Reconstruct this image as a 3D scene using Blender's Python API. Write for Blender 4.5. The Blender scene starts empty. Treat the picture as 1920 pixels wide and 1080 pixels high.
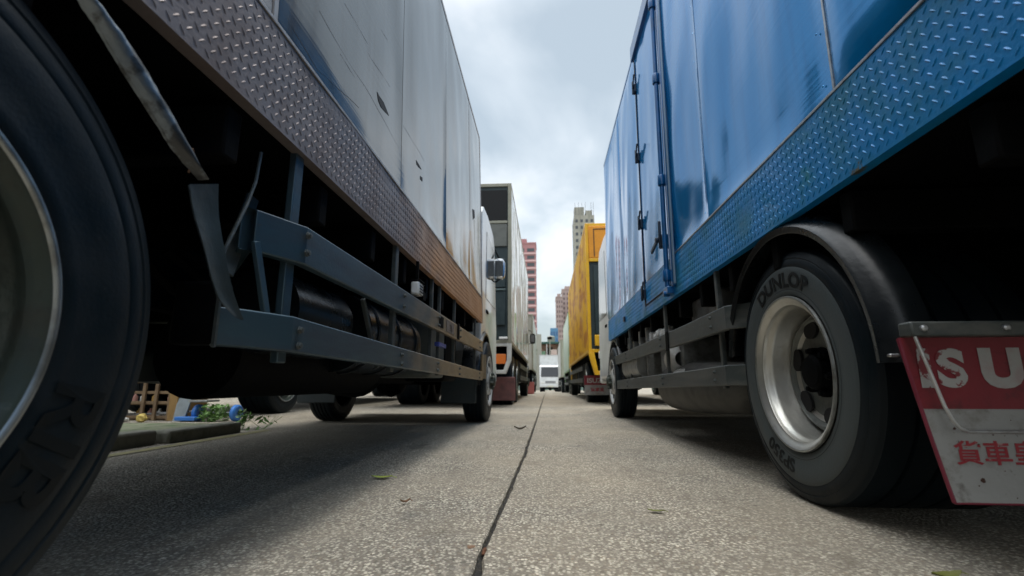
import bpy, bmesh, math, random
from mathutils import Vector, Matrix, noise
rad = math.radians
random.seed(7)
scene = bpy.context.scene
# ---------------------------------------------------------------- camera
cam_d = bpy.data.cameras.new('camera'); cam = bpy.data.objects.new('camera', cam_d)
scene.collection.objects.link(cam); scene.camera = cam
cam_d.sensor_width = 36.0; cam_d.lens = 891.0/1920.0*36.0
cam_d.clip_start = 0.02; cam_d.clip_end = 3000
cam.location = (0, 0, 0.38)
cam.rotation_euler = (rad(90+11.42), 0, rad(4.09))
cam_d.dof.use_dof = True; cam_d.dof.focus_distance = 1.75; cam_d.dof.aperture_fstop = 3.5
# ---------------------------------------------------------------- sky and sun
world = bpy.data.worlds.new("World"); scene.world = world; world.use_nodes = True
def build_world():
    nt = world.node_tree; N = nt.nodes; L = nt.links
    for n in list(N): N.remove(n)
    out = N.new('ShaderNodeOutputWorld')
    sky = N.new('ShaderNodeTexSky'); sky.sky_type = 'NISHITA'; sky.sun_disc = False
    sky.sun_elevation = rad(68); sky.sun_rotation = rad(200); sky.air_density = 1.5; sky.dust_density = 3
    bs = N.new('ShaderNodeBackground'); bs.inputs[1].default_value = 0.05
    L.new(sky.outputs[0], bs.inputs[0])
    tc = N.new('ShaderNodeTexCoord')
    sp = N.new('ShaderNodeSeparateXYZ'); L.new(tc.outputs['Generated'], sp.inputs[0])
    # project the direction on a cloud deck so that clouds flatten toward the horizon
    mx = N.new('ShaderNodeMath'); mx.operation = 'MAXIMUM'; mx.inputs[1].default_value = 0.0; L.new(sp.outputs[2], mx.inputs[0])
    ad = N.new('ShaderNodeMath'); ad.operation = 'ADD'; ad.inputs[1].default_value = 0.32; L.new(mx.outputs[0], ad.inputs[0])
    dx = N.new('ShaderNodeMath'); dx.operation = 'DIVIDE'; L.new(sp.outputs[0], dx.inputs[0]); L.new(ad.outputs[0], dx.inputs[1])
    dy = N.new('ShaderNodeMath'); dy.operation = 'DIVIDE'; L.new(sp.outputs[1], dy.inputs[0]); L.new(ad.outputs[0], dy.inputs[1])
    cb = N.new('ShaderNodeCombineXYZ'); L.new(dx.outputs[0], cb.inputs[0]); L.new(dy.outputs[0], cb.inputs[1])
    mp = N.new('ShaderNodeMapping'); mp.inputs['Location'].default_value = (3.35, 1.2, 0.0); mp.inputs['Scale'].default_value = (1.0, 0.75, 1)
    L.new(cb.outputs[0], mp.inputs[0])
    nz = N.new('ShaderNodeTexNoise'); nz.inputs['Scale'].default_value = 1.9; nz.inputs['Detail'].default_value = 6
    nz.inputs['Roughness'].default_value = 0.48; nz.inputs['Distortion'].default_value = 0.35; L.new(mp.outputs[0], nz.inputs['Vector'])
    cr = N.new('ShaderNodeValToRGB'); e = cr.color_ramp.elements
    e[0].position = 0.37; e[0].color = (0.47, 0.545, 0.595, 1)
    e[1].position = 0.57; e[1].color = (0.92, 0.945, 0.955, 1)
    m = e.new(0.47); m.color = (0.65, 0.715, 0.755, 1)
    L.new(nz.outputs['Fac'], cr.inputs[0])
    # an overcast sky is about three times brighter overhead than at the horizon
    zr = N.new('ShaderNodeMapRange'); zr.interpolation_type = 'SMOOTHSTEP'
    zr.inputs[1].default_value = 0.66; zr.inputs[2].default_value = 0.97; zr.inputs[3].default_value = 0.98; zr.inputs[4].default_value = 4.2
    L.new(sp.outputs[2], zr.inputs[0])
    bc = N.new('ShaderNodeBackground'); L.new(cr.outputs[0], bc.inputs[0]); L.new(zr.outputs[0], bc.inputs[1])
    sm = N.new('ShaderNodeAddShader'); L.new(bs.outputs[0], sm.inputs[0]); L.new(bc.outputs[0], sm.inputs[1])
    L.new(sm.outputs[0], out.inputs['Surface'])
build_world()
sun_d = bpy.data.lights.new('sun', 'SUN'); sun = bpy.data.objects.new('sun', sun_d); scene.collection.objects.link(sun)
sun_d.energy = 1.5; sun_d.angle = rad(20); sun_d.color = (1.0, 0.93, 0.82)
sun.rotation_euler = (rad(-6), rad(3), 0)
scene.view_settings.view_transform = 'Standard'; scene.view_settings.look = 'None'
scene.view_settings.exposure = 0.0; scene.view_settings.gamma = 1.0
scene.cycles.max_bounces = 6; scene.cycles.diffuse_bounces = 3

# ---------------------------------------------------------------- materials
MC = {}
def mat(name, col, rough=0.5, metal=0.0, var=0.0, vcol=None, vscale=6.0, vstretch=(1,1,1), bump=0.0, bscale=30.0,
        spec=0.5, rvar=0.0, vlo=0.45, vhi=0.65, emis=None, coat=0.0, vdetail=5, refl_tint=None, patch=None):
    if name in MC: return MC[name]
    m = bpy.data.materials.new(name); m.use_nodes = True; MC[name] = m
    nt = m.node_tree; N = nt.nodes; L = nt.links; b = N['Principled BSDF']
    b.inputs['Base Color'].default_value = (*col, 1); b.inputs['Roughness'].default_value = rough
    b.inputs['Metallic'].default_value = metal; b.inputs['Specular IOR Level'].default_value = spec
    b.inputs['Coat Weight'].default_value = coat
    tc = N.new('ShaderNodeTexCoord')
    if var > 0 or rvar > 0:
        mp = N.new('ShaderNodeMapping'); mp.inputs['Scale'].default_value = vstretch; L.new(tc.outputs['Object'], mp.inputs[0])
        n = N.new('ShaderNodeTexNoise'); n.inputs['Scale'].default_value = vscale; n.inputs['Detail'].default_value = vdetail
        n.inputs['Roughness'].default_value = 0.62; L.new(mp.outputs[0], n.inputs['Vector'])
        mr = N.new('ShaderNodeMapRange'); mr.inputs[1].default_value = vlo; mr.inputs[2].default_value = vhi; L.new(n.outputs['Fac'], mr.inputs[0])
        if var > 0:
            sc = N.new('ShaderNodeMath'); sc.operation = 'MULTIPLY'; sc.inputs[1].default_value = var; L.new(mr.outputs[0], sc.inputs[0])
            mx = N.new('ShaderNodeMix'); mx.data_type = 'RGBA'; mx.inputs[6].default_value = (*col, 1)
            mx.inputs[7].default_value = (*(vcol or tuple(c*0.5 for c in col)), 1)
            L.new(sc.outputs[0], mx.inputs[0]); L.new(mx.outputs[2], b.inputs['Base Color'])
        if rvar > 0:
            r2 = N.new('ShaderNodeMapRange'); r2.inputs[1].default_value = 0.3; r2.inputs[2].default_value = 0.7
            r2.inputs[3].default_value = max(0.03, rough-rvar); r2.inputs[4].default_value = min(1, rough+rvar)
            L.new(n.outputs['Fac'], r2.inputs[0]); L.new(r2.outputs[0], b.inputs['Roughness'])
    def overlay(fac, colr):
        src = b.inputs['Base Color'].links[0].from_socket if b.inputs['Base Color'].links else None
        x = N.new('ShaderNodeMix'); x.data_type = 'RGBA'; L.new(fac, x.inputs[0])
        if src: L.new(src, x.inputs[6])
        else: x.inputs[6].default_value = (*col, 1)
        x.inputs[7].default_value = (*colr, 1); L.new(x.outputs[2], b.inputs['Base Color'])
    if refl_tint:      # painted-in warm reflection of a neighbouring truck, stronger toward one end: (y0, y1, colour, amount)
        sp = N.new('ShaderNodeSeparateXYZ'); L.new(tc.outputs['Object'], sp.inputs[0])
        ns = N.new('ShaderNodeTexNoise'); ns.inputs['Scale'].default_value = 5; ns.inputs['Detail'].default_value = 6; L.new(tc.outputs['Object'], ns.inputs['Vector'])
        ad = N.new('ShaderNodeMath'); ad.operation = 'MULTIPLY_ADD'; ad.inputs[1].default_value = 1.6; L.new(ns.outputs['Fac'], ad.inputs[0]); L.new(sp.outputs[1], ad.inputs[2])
        mr = N.new('ShaderNodeMapRange'); mr.inputs[1].default_value = refl_tint[0]+0.8; mr.inputs[2].default_value = refl_tint[1]+0.8; mr.inputs[4].default_value = refl_tint[3]
        L.new(ad.outputs[0], mr.inputs[0]); overlay(mr.outputs[0], refl_tint[2])
    if patch:      # scattered patches: list of (scale, lo, hi, colour)
        for k, (sc_, lo, hi, pc) in enumerate(patch):
            mp = N.new('ShaderNodeMapping'); mp.inputs['Location'].default_value = (k*3.7, 1.3*k, 2.1*k+0.6); L.new(tc.outputs['Object'], mp.inputs[0])
            ns = N.new('ShaderNodeTexNoise'); ns.inputs['Scale'].default_value = sc_; ns.inputs['Detail'].default_value = 8; ns.inputs['Roughness'].default_value = 0.7; L.new(mp.outputs[0], ns.inputs['Vector'])
            mr = N.new('ShaderNodeMapRange'); mr.inputs[1].default_value = lo; mr.inputs[2].default_value = hi; L.new(ns.outputs['Fac'], mr.inputs[0]); overlay(mr.outputs[0], pc)
    if bump > 0:
        n2 = N.new('ShaderNodeTexNoise'); n2.inputs['Scale'].default_value = bscale; n2.inputs['Detail'].default_value = 4
        L.new(tc.outputs['Object'], n2.inputs['Vector'])
        bp = N.new('ShaderNodeBump'); bp.inputs['Strength'].default_value = bump; bp.inputs['Distance'].default_value = 0.01
        L.new(n2.outputs['Fac'], bp.inputs['Height']); L.new(bp.outputs[0], b.inputs['Normal'])
    if emis:
        b.inputs['Emission Color'].default_value = (*emis[0], 1); b.inputs['Emission Strength'].default_value = emis[1]
    return m
def panel_mat(name, col, streak, rough, metal, spec=0.5, smax=0.5, dirt=(0.05,0.05,0.045), dirt_amt=0.35, scr=0.5, scrcol=(0.02,0.02,0.02), coat=0.7, f1=(1.4,(1,1,0.5),0.4,0.65)):
    """painted sheet steel: broad fading (painted-in reflections on the yellow box), rain streaks and fine scratches running along the truck"""
    m = bpy.data.materials.new(name); m.use_nodes = True; MC[name] = m
    nt = m.node_tree; N = nt.nodes; L = nt.links; b = N['Principled BSDF']
    tc = N.new('ShaderNodeTexCoord')
    def noise_fac(scale, st, lo, hi, det=5, rot=0.0):
        mp = N.new('ShaderNodeMapping'); mp.inputs['Scale'].default_value = st; mp.inputs['Rotation'].default_value = (rot, 0, 0)
        L.new(tc.outputs['Object'], mp.inputs[0])
        n = N.new('ShaderNodeTexNoise'); n.inputs['Scale'].default_value = scale; n.inputs['Detail'].default_value = det; L.new(mp.outputs[0], n.inputs['Vector'])
        r = N.new('ShaderNodeMapRange'); r.inputs[1].default_value = lo; r.inputs[2].default_value = hi; L.new(n.outputs['Fac'], r.inputs[0])
        return r.outputs[0], n
    def mix(f, a, c, amt):
        s = N.new('ShaderNodeMath'); s.operation = 'MULTIPLY'; s.inputs[1].default_value = amt; L.new(f, s.inputs[0])
        x = N.new('ShaderNodeMix'); x.data_type = 'RGBA'; L.new(s.outputs[0], x.inputs[0])
        if isinstance(a, tuple): x.inputs[6].default_value = (*a, 1)
        else: L.new(a, x.inputs[6])
        x.inputs[7].default_value = (*c, 1); return x.outputs[2]
    f1, _ = noise_fac(*f1)
    f2, _ = noise_fac(9, (1, 2.2, 0.16), 0.5, 0.72)
    f3, n3 = noise_fac(9, (1, 0.12, 6), 0.66, 0.70, 3, rad(-9))
    f4, _ = noise_fac(45, (1, 1, 1), 0.68, 0.74)
    c = mix(f1, col, streak, smax); c = mix(f2, c, dirt, dirt_amt); c = mix(f3, c, scrcol, scr); c = mix(f4, c, dirt, dirt_amt)
    L.new(c, b.inputs['Base Color'])
    r, n = noise_fac(2.5, (1, 1, 0.35), 0.3, 0.7)
    rr = N.new('ShaderNodeMapRange'); rr.inputs[3].default_value = max(0.04, rough-0.07); rr.inputs[4].default_value = rough+0.10
    L.new(r, rr.inputs[0]); L.new(rr.outputs[0], b.inputs['Roughness'])
    b.inputs['Metallic'].default_value = metal; b.inputs['Specular IOR Level'].default_value = spec
    b.inputs['Coat Weight'].default_value = coat; b.inputs['Coat Roughness'].default_value = 0.04; b.inputs['Coat IOR'].default_value = 1.7
    bp = N.new('ShaderNodeBump'); bp.inputs['Strength'].default_value = 0.12; bp.inputs['Distance'].default_value = 0.004
    L.new(n3.outputs['Fac'], bp.inputs['Height']); L.new(bp.outputs[0], b.inputs['Normal'])
    return m

M_rubber = mat('tyre rubber', (0.0028,0.0075,0.011), 0.5, spec=0.2, patch=[(9,0.62,0.72,(0.022,0.022,0.020)),(40,0.70,0.73,(0.05,0.05,0.045))], var=0.7, vcol=(0.008,0.013,0.017), vscale=9, rvar=0.12, bump=0.08, bscale=180)
M_tread = M_rubber
M_sidegrey = mat('dusty tyre wall', (0.045,0.058,0.061), 0.6, var=0.6, vcol=(0.045,0.052,0.054), vscale=14, bump=0.1, bscale=150)
M_letter = mat('tyre lettering', (0.003,0.005,0.006), 0.5, spec=0.2)
M_rim = mat('worn aluminium rim', (0.50,0.50,0.47), 0.40, 0.85, var=0.5, vcol=(0.34,0.32,0.27), vscale=9, vstretch=(4,1,1), rvar=0.1, bump=0.06, bscale=60)
M_rimpaint = mat('dusty grey rim paint', (0.045,0.058,0.048), 0.38, 0.5, patch=[(8,0.56,0.70,(0.02,0.02,0.017)),(18,0.64,0.72,(0.13,0.13,0.11))], var=0.7, vcol=(0.05,0.05,0.04), vscale=12, bump=0.15, bscale=50)
M_lip = mat('rim lip highlight', (0.42,0.44,0.43), 0.35, 0.85, var=0.7, vcol=(0.18,0.18,0.16), vscale=18)  # bright lip ring painted in as the rim's edge highlight
M_disc = mat('dusty grey wheel disc', (0.13,0.14,0.13), 0.5, 0.4, var=0.7, vcol=(0.05,0.05,0.045), vscale=14, bump=0.2, bscale=50)
M_rimpale = mat('pale rim paint', (0.45,0.46,0.45), 0.45, 0.2, var=0.6, vcol=(0.2,0.18,0.16), vscale=16)
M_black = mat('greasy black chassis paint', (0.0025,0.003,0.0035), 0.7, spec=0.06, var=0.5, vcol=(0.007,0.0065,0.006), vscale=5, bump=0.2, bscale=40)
M_hole = mat('dark recess', (0.004,0.004,0.005), 0.8)  # flat dark colour painted in for the shade inside holes
M_steel = mat('blue grey galvanised rail', (0.05,0.088,0.11), 0.40, 0.5, refl_tint=(0.4,1.4,(0.36,0.26,0.15),0.9), patch=[(14,0.66,0.72,(0.03,0.035,0.04)),(30,0.68,0.72,(0.32,0.36,0.38)),(5,0.66,0.72,(0.10,0.06,0.035))], var=0.6, vcol=(0.05,0.06,0.075), vscale=7, vstretch=(1,0.35,2), rvar=0.12, bump=0.06, bscale=90)  # tan toward the far end: the yellow truck's reflection put into the colour
M_rail = mat('worn dark grey rail', (0.06,0.072,0.072), 0.45, 0.3, patch=[(12,0.64,0.70,(0.02,0.02,0.02)),(26,0.66,0.70,(0.20,0.21,0.20)),(6,0.64,0.72,(0.09,0.055,0.03))], var=0.6, vcol=(0.13,0.13,0.12), vscale=9, vstretch=(1,0.3,2.5), rvar=0.12, bump=0.1, bscale=80)
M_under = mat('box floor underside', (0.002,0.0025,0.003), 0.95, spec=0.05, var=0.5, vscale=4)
M_plateL = mat('taupe tread plate', (0.215,0.18,0.172), 0.50, 0.4, refl_tint=(0.2,1.2,(0.52,0.27,0.13),1.0), patch=[(2.6,0.66,0.70,(0.15,0.08,0.04)),(7,0.68,0.72,(0.42,0.40,0.38)),(3.3,0.64,0.72,(0.075,0.06,0.055))], var=0.55, vcol=(0.17,0.13,0.12), vscale=7, rvar=0.1, bump=0.1, bscale=120)  # orange-brown far end paints in the reflected yellow truck; patches are rust and scrapes
M_plateR = mat('blue tread plate', (0.0,0.21,0.54), 0.48, 0.2, patch=[(2.2,0.60,0.68,(0.012,0.20,0.26)),(4.5,0.67,0.70,(0.10,0.09,0.05)),(16,0.70,0.73,(0.16,0.30,0.42))], var=0.75, vcol=(0.010,0.16,0.24), vscale=5, rvar=0.1, bump=0.1, bscale=120, coat=0.2)
M_boxL = panel_mat('taupe grey box paint', (0.125,0.125,0.12), (0.165,0.16,0.15), 0.10, 0.55, 0.5, 0.6, (0.07,0.055,0.045), 0.5, 0.3, coat=0.1)
M_boxR = panel_mat('glossy blue box paint', (0.0,0.205,0.53), (0.0002,0.25,0.60), 0.08, 0.40, 0.35, 0.5, (0.002,0.12,0.34), 0.35, 0.3, (0.03,0.24,0.52), coat=0.1)
M_bluedk = mat('blue painted steel fittings', (0.002,0.10,0.30), 0.3, 0.1, var=0.5, vcol=(0.01,0.04,0.09), vscale=12, coat=0.3)
M_bare = mat('bright bare metal edge', (0.5,0.52,0.54), 0.35, 0.8, var=0.6, vcol=(0.25,0.22,0.2), vscale=30)
M_trimL = mat('pale worn trim strip', (0.36,0.34,0.33), 0.4, 0.5, var=0.6, vcol=(0.15,0.12,0.1), vscale=20)
M_seam = mat('dark panel sealant', (0.03,0.03,0.03), 0.8)
M_fend = mat('black plastic mudguard', (0.005,0.007,0.0085), 0.3, spec=0.35, var=0.4, vcol=(0.011,0.014,0.016), vscale=8, rvar=0.08, bump=0.06, bscale=60)
M_fendsteel = mat('chipped steel mudguard edge', (0.22,0.25,0.27), 0.4, 0.75, var=0.8, vcol=(0.05,0.045,0.04), vscale=14, vlo=0.48, vhi=0.56, bump=0.3, bscale=40)
M_rubflap = mat('stiff rubber flap', (0.018,0.030,0.033), 0.55, var=0.6, vcol=(0.03,0.035,0.035), vscale=12, bump=0.2, bscale=40)
M_white = mat('white cab paint', (0.62,0.64,0.64), 0.28, var=0.35, vcol=(0.38,0.37,0.34), vscale=4, coat=0.4)
M_glass = mat('dark cab glass', (0.01,0.013,0.016), 0.06, spec=0.9)
M_chrome = mat('chrome mirror back', (0.7,0.72,0.74), 0.12, 0.95)
M_orange = mat('orange lamp lens', (0.75,0.17,0.01), 0.25, coat=0.5)
M_red = mat('red lamp lens', (0.42,0.015,0.012), 0.25, coat=0.5)
M_clear = mat('clear lamp lens', (0.7,0.7,0.68), 0.2, coat=0.5)

# ---------------------------------------------------------------- mesh builder
class MB:
    def __init__(s): s.v = []; s.f = []; s.mi = []
    def add(s, vs, fs, mi=0):
        o = len(s.v); s.v += [tuple(p) for p in vs]; s.f += [tuple(i+o for i in f) for f in fs]; s.mi += [mi]*len(fs); return s
    def box(s, x0, x1, y0, y1, z0, z1, mi=0):
        x0, x1 = min(x0,x1), max(x0,x1); y0, y1 = min(y0,y1), max(y0,y1)
        return s.add([(x0,y0,z0),(x1,y0,z0),(x1,y1,z0),(x0,y1,z0),(x0,y0,z1),(x1,y0,z1),(x1,y1,z1),(x0,y1,z1)],
                     [(0,3,2,1),(4,5,6,7),(0,1,5,4),(1,2,6,5),(2,3,7,6),(3,0,4,7)], mi)
    def obox(s, p, q, w, h, up=(0,0,1), mi=0):
        """box beam from p to q; w sideways, h along up"""
        p = Vector(p); q = Vector(q); d = (q-p).normalized(); u = Vector(up); sd = d.cross(u).normalized(); u = sd.cross(d).normalized()
        vs = []
        for c in (p, q):
            for a, b in ((-1,-1),(1,-1),(1,1),(-1,1)): vs.append(c + sd*(a*w/2) + u*(b*h/2))
        return s.add(vs, [(0,1,2,3),(7,6,5,4),(0,4,5,1),(1,5,6,2),(2,6,7,3),(3,7,4,0)], mi)
    def sweep(s, pts, prof, closed_prof=True, mi=0):
        """pts: list of (origin, axisA, axisB); prof: list of (a,b)"""
        n = len(prof); vs = []
        for o, A, B in pts:
            for a, b in prof: vs.append(Vector(o)+Vector(A)*a+Vector(B)*b)
        fs = []; m = n if closed_prof else n-1
        for i in range(len(pts)-1):
            for j in range(m):
                k = (j+1) % n; fs.append((i*n+j, i*n+k, (i+1)*n+k, (i+1)*n+j))
        if closed_prof: fs.append(tuple(range(n))[::-1]); fs.append(tuple((len(pts)-1)*n+i for i in range(n)))
        return s.add(vs, fs, mi)
    def tube(s, pts, r, seg=8, mi=0):
        P = [Vector(p) for p in pts]; fr = []
        ref = Vector((0,0,1)); 
        if abs((P[1]-P[0]).normalized().z) > 0.9: ref = Vector((0,1,0))
        for i, p in enumerate(P):
            d = (P[min(i+1,len(P)-1)]-P[max(i-1,0)]).normalized(); a = d.cross(ref)
            if a.length < 1e-4: a = Vector((1,0,0))
            a.normalize(); b = d.cross(a).normalized(); ref = a.cross(d) if False else ref
            fr.append((p, a, b))
        return s.sweep(fr, [(r*math.cos(t*2*math.pi/seg), r*math.sin(t*2*math.pi/seg)) for t in range(seg)], True, mi)
    def cyl(s, p, q, r, seg=16, mi=0): return s.tube([p, q], r, seg, mi)
    def lathe(s, prof, c, ax='X', d=1, seg=64, mi=0, close=False):
        """prof: (offset along axis, radius); axis X times d"""
        vs = []; n = len(prof)
        for k in range(seg):
            t = 2*math.pi*k/seg; ct, st = math.cos(t), math.sin(t)
            for o, r in prof:
                if ax == 'X': vs.append((c[0]+o*d, c[1]+r*ct, c[2]+r*st))
                elif ax == 'Y': vs.append((c[0]+r*ct, c[1]+o*d, c[2]+r*st))
                else: vs.append((c[0]+r*ct, c[1]+r*st, c[2]+o*d))
        fs = []
        for k in range(seg):
            k2 = (k+1) % seg
            for j in range(n if close else n-1):
                j2 = (j+1) % n; fs.append((k*n+j, k*n+j2, k2*n+j2, k2*n+j))
        return s.add(vs, fs, mi)
    def prism(s, poly, lo, hi, axis='X', mi=0):
        """poly in the two other axes, extruded along axis"""
        n = len(poly); vs = []
        for h in (lo, hi):
            for a, b in poly:
                vs.append((h,a,b) if axis == 'X' else ((a,h,b) if axis == 'Y' else (a,b,h)))
        fs = [tuple(range(n)), tuple(range(2*n-1, n-1, -1))] + [(i, i+n, (i+1)%n+n, (i+1)%n) for i in range(n)]
        return s.add(vs, fs, mi)
    def grid(s, fn, us, vs_, mi=0):
        vs = [fn(u, v) for u in us for v in vs_]; n = len(vs_)
        fs = [(i*n+j, i*n+j+1, (i+1)*n+j+1, (i+1)*n+j) for i in range(len(us)-1) for j in range(n-1)]
        return s.add(vs, fs, mi)
    def build(s, name, m, parent=None, smooth=30, bevel=0, lean=None, fix=True):
        me = bpy.data.meshes.new(name)
        off = Vector((0,0,0))
        if parent is not None:
            r = parent
            while r.parent: r = r.parent
            off = r.location
        vs = s.v
        if lean: vs = [(x+lean*(z-0.97), y, z) for x, y, z in vs]
        me.from_pydata([(x-off.x, y-off.y, z-off.z) for x, y, z in vs], [], s.f)
        ms = m if isinstance(m, (list, tuple)) else [m]
        for q in ms: me.materials.append(q)
        for p, i in zip(me.polygons, s.mi): p.material_index = i
        if fix:
            bm = bmesh.new(); bm.from_mesh(me); bmesh.ops.recalc_face_normals(bm, faces=bm.faces); bm.to_mesh(me); bm.free()
        if smooth:
            for p in me.polygons: p.use_smooth = True
            me.set_sharp_from_angle(angle=rad(smooth))
        o = bpy.data.objects.new(name, me); scene.collection.objects.link(o); o.parent = parent
        if bevel:
            b = o.modifiers.new('bevel', 'BEVEL'); b.width = bevel; b.segments = 2; b.limit_method = 'ANGLE'; b.angle_limit = rad(40)
        return o
def thing(name, loc, label, cat, group=None):
    o = bpy.data.objects.new(name, None); scene.collection.objects.link(o); o.location = loc; o.empty_display_size = 0.3
    return tag(o, label, cat, group)
def tag(o, label=None, cat=None, group=None, kind=None):
    if label: o['label'] = label
    if cat: o['category'] = cat
    if group: o['group'] = group
    if kind: o['kind'] = kind
    return o
def lin(a, b, n): return [a+(b-a)*i/(n-1) for i in range(n)]

# ---------------------------------------------------------------- text to mesh data
def glyphs(txt, size, extr=0.001, offset=0.0, shear=0.0):
    cu = bpy.data.curves.new('writing', 'FONT'); cu.body = txt; cu.size = size; cu.extrude = extr; cu.offset = offset; cu.shear = shear
    cu.align_x = 'CENTER'; cu.resolution_u = 4
    o = bpy.data.objects.new('writing', cu); scene.collection.objects.link(o)
    dg = bpy.context.evaluated_depsgraph_get(); me = bpy.data.meshes.new_from_object(o.evaluated_get(dg))
    vs = [tuple(v.co) for v in me.vertices]; fs = [tuple(p.vertices) for p in me.polygons]
    bpy.data.objects.remove(o); bpy.data.curves.remove(cu); bpy.data.meshes.remove(me)
    return vs, fs

# ---------------------------------------------------------------- ground
def gz(y): return 0.0 if y < 18 else (-(y-18)*0.012 if y < 50 else -0.384)
def ground_mat(name, base, dark, light):
    m = bpy.data.materials.new(name); m.use_nodes = True
    nt = m.node_tree; N = nt.nodes; L = nt.links; b = N['Principled BSDF']
    tc = N.new('ShaderNodeTexCoord')
    def nz(scale, det=4, rough=0.6, st=(1,1,1)):
        mp = N.new('ShaderNodeMapping'); mp.inputs['Scale'].default_value = st; L.new(tc.outputs['Object'], mp.inputs[0])
        n = N.new('ShaderNodeTexNoise'); n.inputs['Scale'].default_value = scale; n.inputs['Detail'].default_value = det; n.inputs['Roughness'].default_value = rough
        L.new(mp.outputs[0], n.inputs['Vector']); return n.outputs['Fac']
    def rng(f, lo, hi, a=0, c=1):
        r = N.new('ShaderNodeMapRange'); r.inputs[1].default_value = lo; r.inputs[2].default_value = hi; r.inputs[3].default_value = a; r.inputs[4].default_value = c
        L.new(f, r.inputs[0]); return r.outputs[0]
    def mix(f, a, c):
        x = N.new('ShaderNodeMix'); x.data_type = 'RGBA'; L.new(f, x.inputs[0])
        for i, q in ((6, a), (7, c)):
            if isinstance(q, tuple): x.inputs[i].default_value = (*q, 1)
            else: L.new(q, x.inputs[i])
        return x.outputs[2]
    # exposed aggregate: little stones of differing tone in a darker mortar
    vo = N.new('ShaderNodeTexVoronoi'); vo.inputs['Scale'].default_value = 120; L.new(tc.outputs['Object'], vo.inputs['Vector'])
    v2 = N.new('ShaderNodeTexVoronoi'); v2.inputs['Scale'].default_value = 330; L.new(tc.outputs['Object'], v2.inputs['Vector'])
    sx = N.new('ShaderNodeSeparateColor'); L.new(vo.outputs['Color'], sx.inputs[0])
    sx2 = N.new('ShaderNodeSeparateColor'); L.new(v2.outputs['Color'], sx2.inputs[0])
    stone = mix(rng(sx.outputs[0], 0.1, 0.95), dark, light)
    stone = mix(rng(sx.outputs[1], 0.86, 0.9), stone, (0.20,0.14,0.09))
    fine = mix(rng(sx2.outputs[0], 0, 1), dark, light)
    c = mix(rng(nz(22), 0.45, 0.62), stone, fine)
    c = mix(rng(vo.outputs['Distance'], 0.34, 0.62), c, dark)
    c = mix(rng(nz(150, 3), 0.35, 0.7, 0.0, 0.35), c, base)
    c = mix(rng(nz(1.9, 7, 0.72), 0.42, 0.66, 0.0, 0.75), c, tuple(q*0.42 for q in base))
    c = mix(rng(nz(2.6, 6, 0.7, (1.0,0.14,1)), 0.52, 0.68, 0.0, 0.5), c, (0.12,0.11,0.095))
    c = mix(rng(nz(3.4, 3, 0.5), 0.70, 0.73, 0.0, 0.65), c, (0.07,0.063,0.055))
    c = mix(rng(nz(60, 3, 0.6), 0.57, 0.68, 0.0, 0.85), c, (0.06,0.055,0.05))
    c = mix(rng(nz(9, 7, 0.75), 0.56, 0.66, 0.0, 0.55), c, (0.13,0.125,0.115))
    c = mix(rng(nz(5.5, 6, 0.7, (1,0.5,1)), 0.58, 0.68, 0.0, 0.55), c, (0.07,0.06,0.045))
    c = mix(rng(nz(0.7, 4, 0.6), 0.4, 0.7, 0.0, 0.5), c, (0.44,0.37,0.27))
    L.new(c, b.inputs['Base Color']); b.inputs['Roughness'].default_value = 0.85
    hs = N.new('ShaderNodeMath'); hs.operation = 'SUBTRACT'; L.new(sx.outputs[2], hs.inputs[0]); L.new(vo.outputs['Distance'], hs.inputs[1])
    bp = N.new('ShaderNodeBump'); bp.inputs['Strength'].default_value = 0.9; bp.inputs['Distance'].default_value = 0.004
    L.new(hs.outputs[0], bp.inputs['Height']); L.new(bp.outputs[0], b.inputs['Normal'])
    return m
M_ground = ground_mat('exposed aggregate concrete', (0.53,0.485,0.395), (0.10,0.09,0.075), (0.96,0.90,0.75))
jp = [(-8,-0.15),(-1,-0.152),(1.05,-0.150),(1.17,-0.156),(1.75,-0.144),(2.8,-0.126),(5.1,-0.116),(10,-0.105),(18,-0.085),(50,-0.05)]
def jx(y):
    for (a, xa), (b, xb) in zip(jp, jp[1:]):
        if a <= y <= b: return xa+(xb-xa)*(y-a)/(b-a)
    return jp[0][1] if y < jp[0][0] else jp[-1][1]
def jn(y, k): return (noise.noise(Vector((y*26, k*7.7, 0)))*0.0032 + noise.noise(Vector((y*75, k*3.1, 4)))*0.0016) + max(0, noise.noise(Vector((y*7, k*5.3, 8)))-0.22)*0.018 if y < 8 else 0
ys = [-400,-60,-8]+[(-8+i*0.5) for i in range(1,17)]+[0.02*i for i in range(1,400)]+[8+i*0.5 for i in range(84)]+[50,70,120,400,1500]
ys = sorted(set(round(y,4) for y in ys))
g = MB()
for side in (-1, 1):
    far = [1500*side, 60*side, 6*side, 1.5*side]
    rows = []
    for y in ys:
        w = 0.0065 if y < 8 else 0.009
        e = jx(y) + side*(w + jn(y, side)); z = gz(y)
        rows.append([(x, y, z) for x in far] + [(e+side*0.004, y, z), (e, y, z-0.0045), (e-side*0.0005, y, z-0.03)])
    n = len(rows[0]); vs = [p for r in rows for p in r]
    g.add(vs, [(i*n+j, i*n+j+1, (i+1)*n+j+1, (i+1)*n+j) for i in range(len(rows)-1) for j in range(n-1)])
go = g.build('ground', M_ground, smooth=0); tag(go, kind='structure')
for p in go.data.polygons:
    if p.normal.z < -0.2: p.flip()
M_joint = mat('tar and grit in the joint', (0.018,0.017,0.015), 0.9, var=0.8, vcol=(0.06,0.05,0.035), vscale=40, vlo=0.5, vhi=0.62, bump=0.5, bscale=120)
j = MB()
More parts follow.
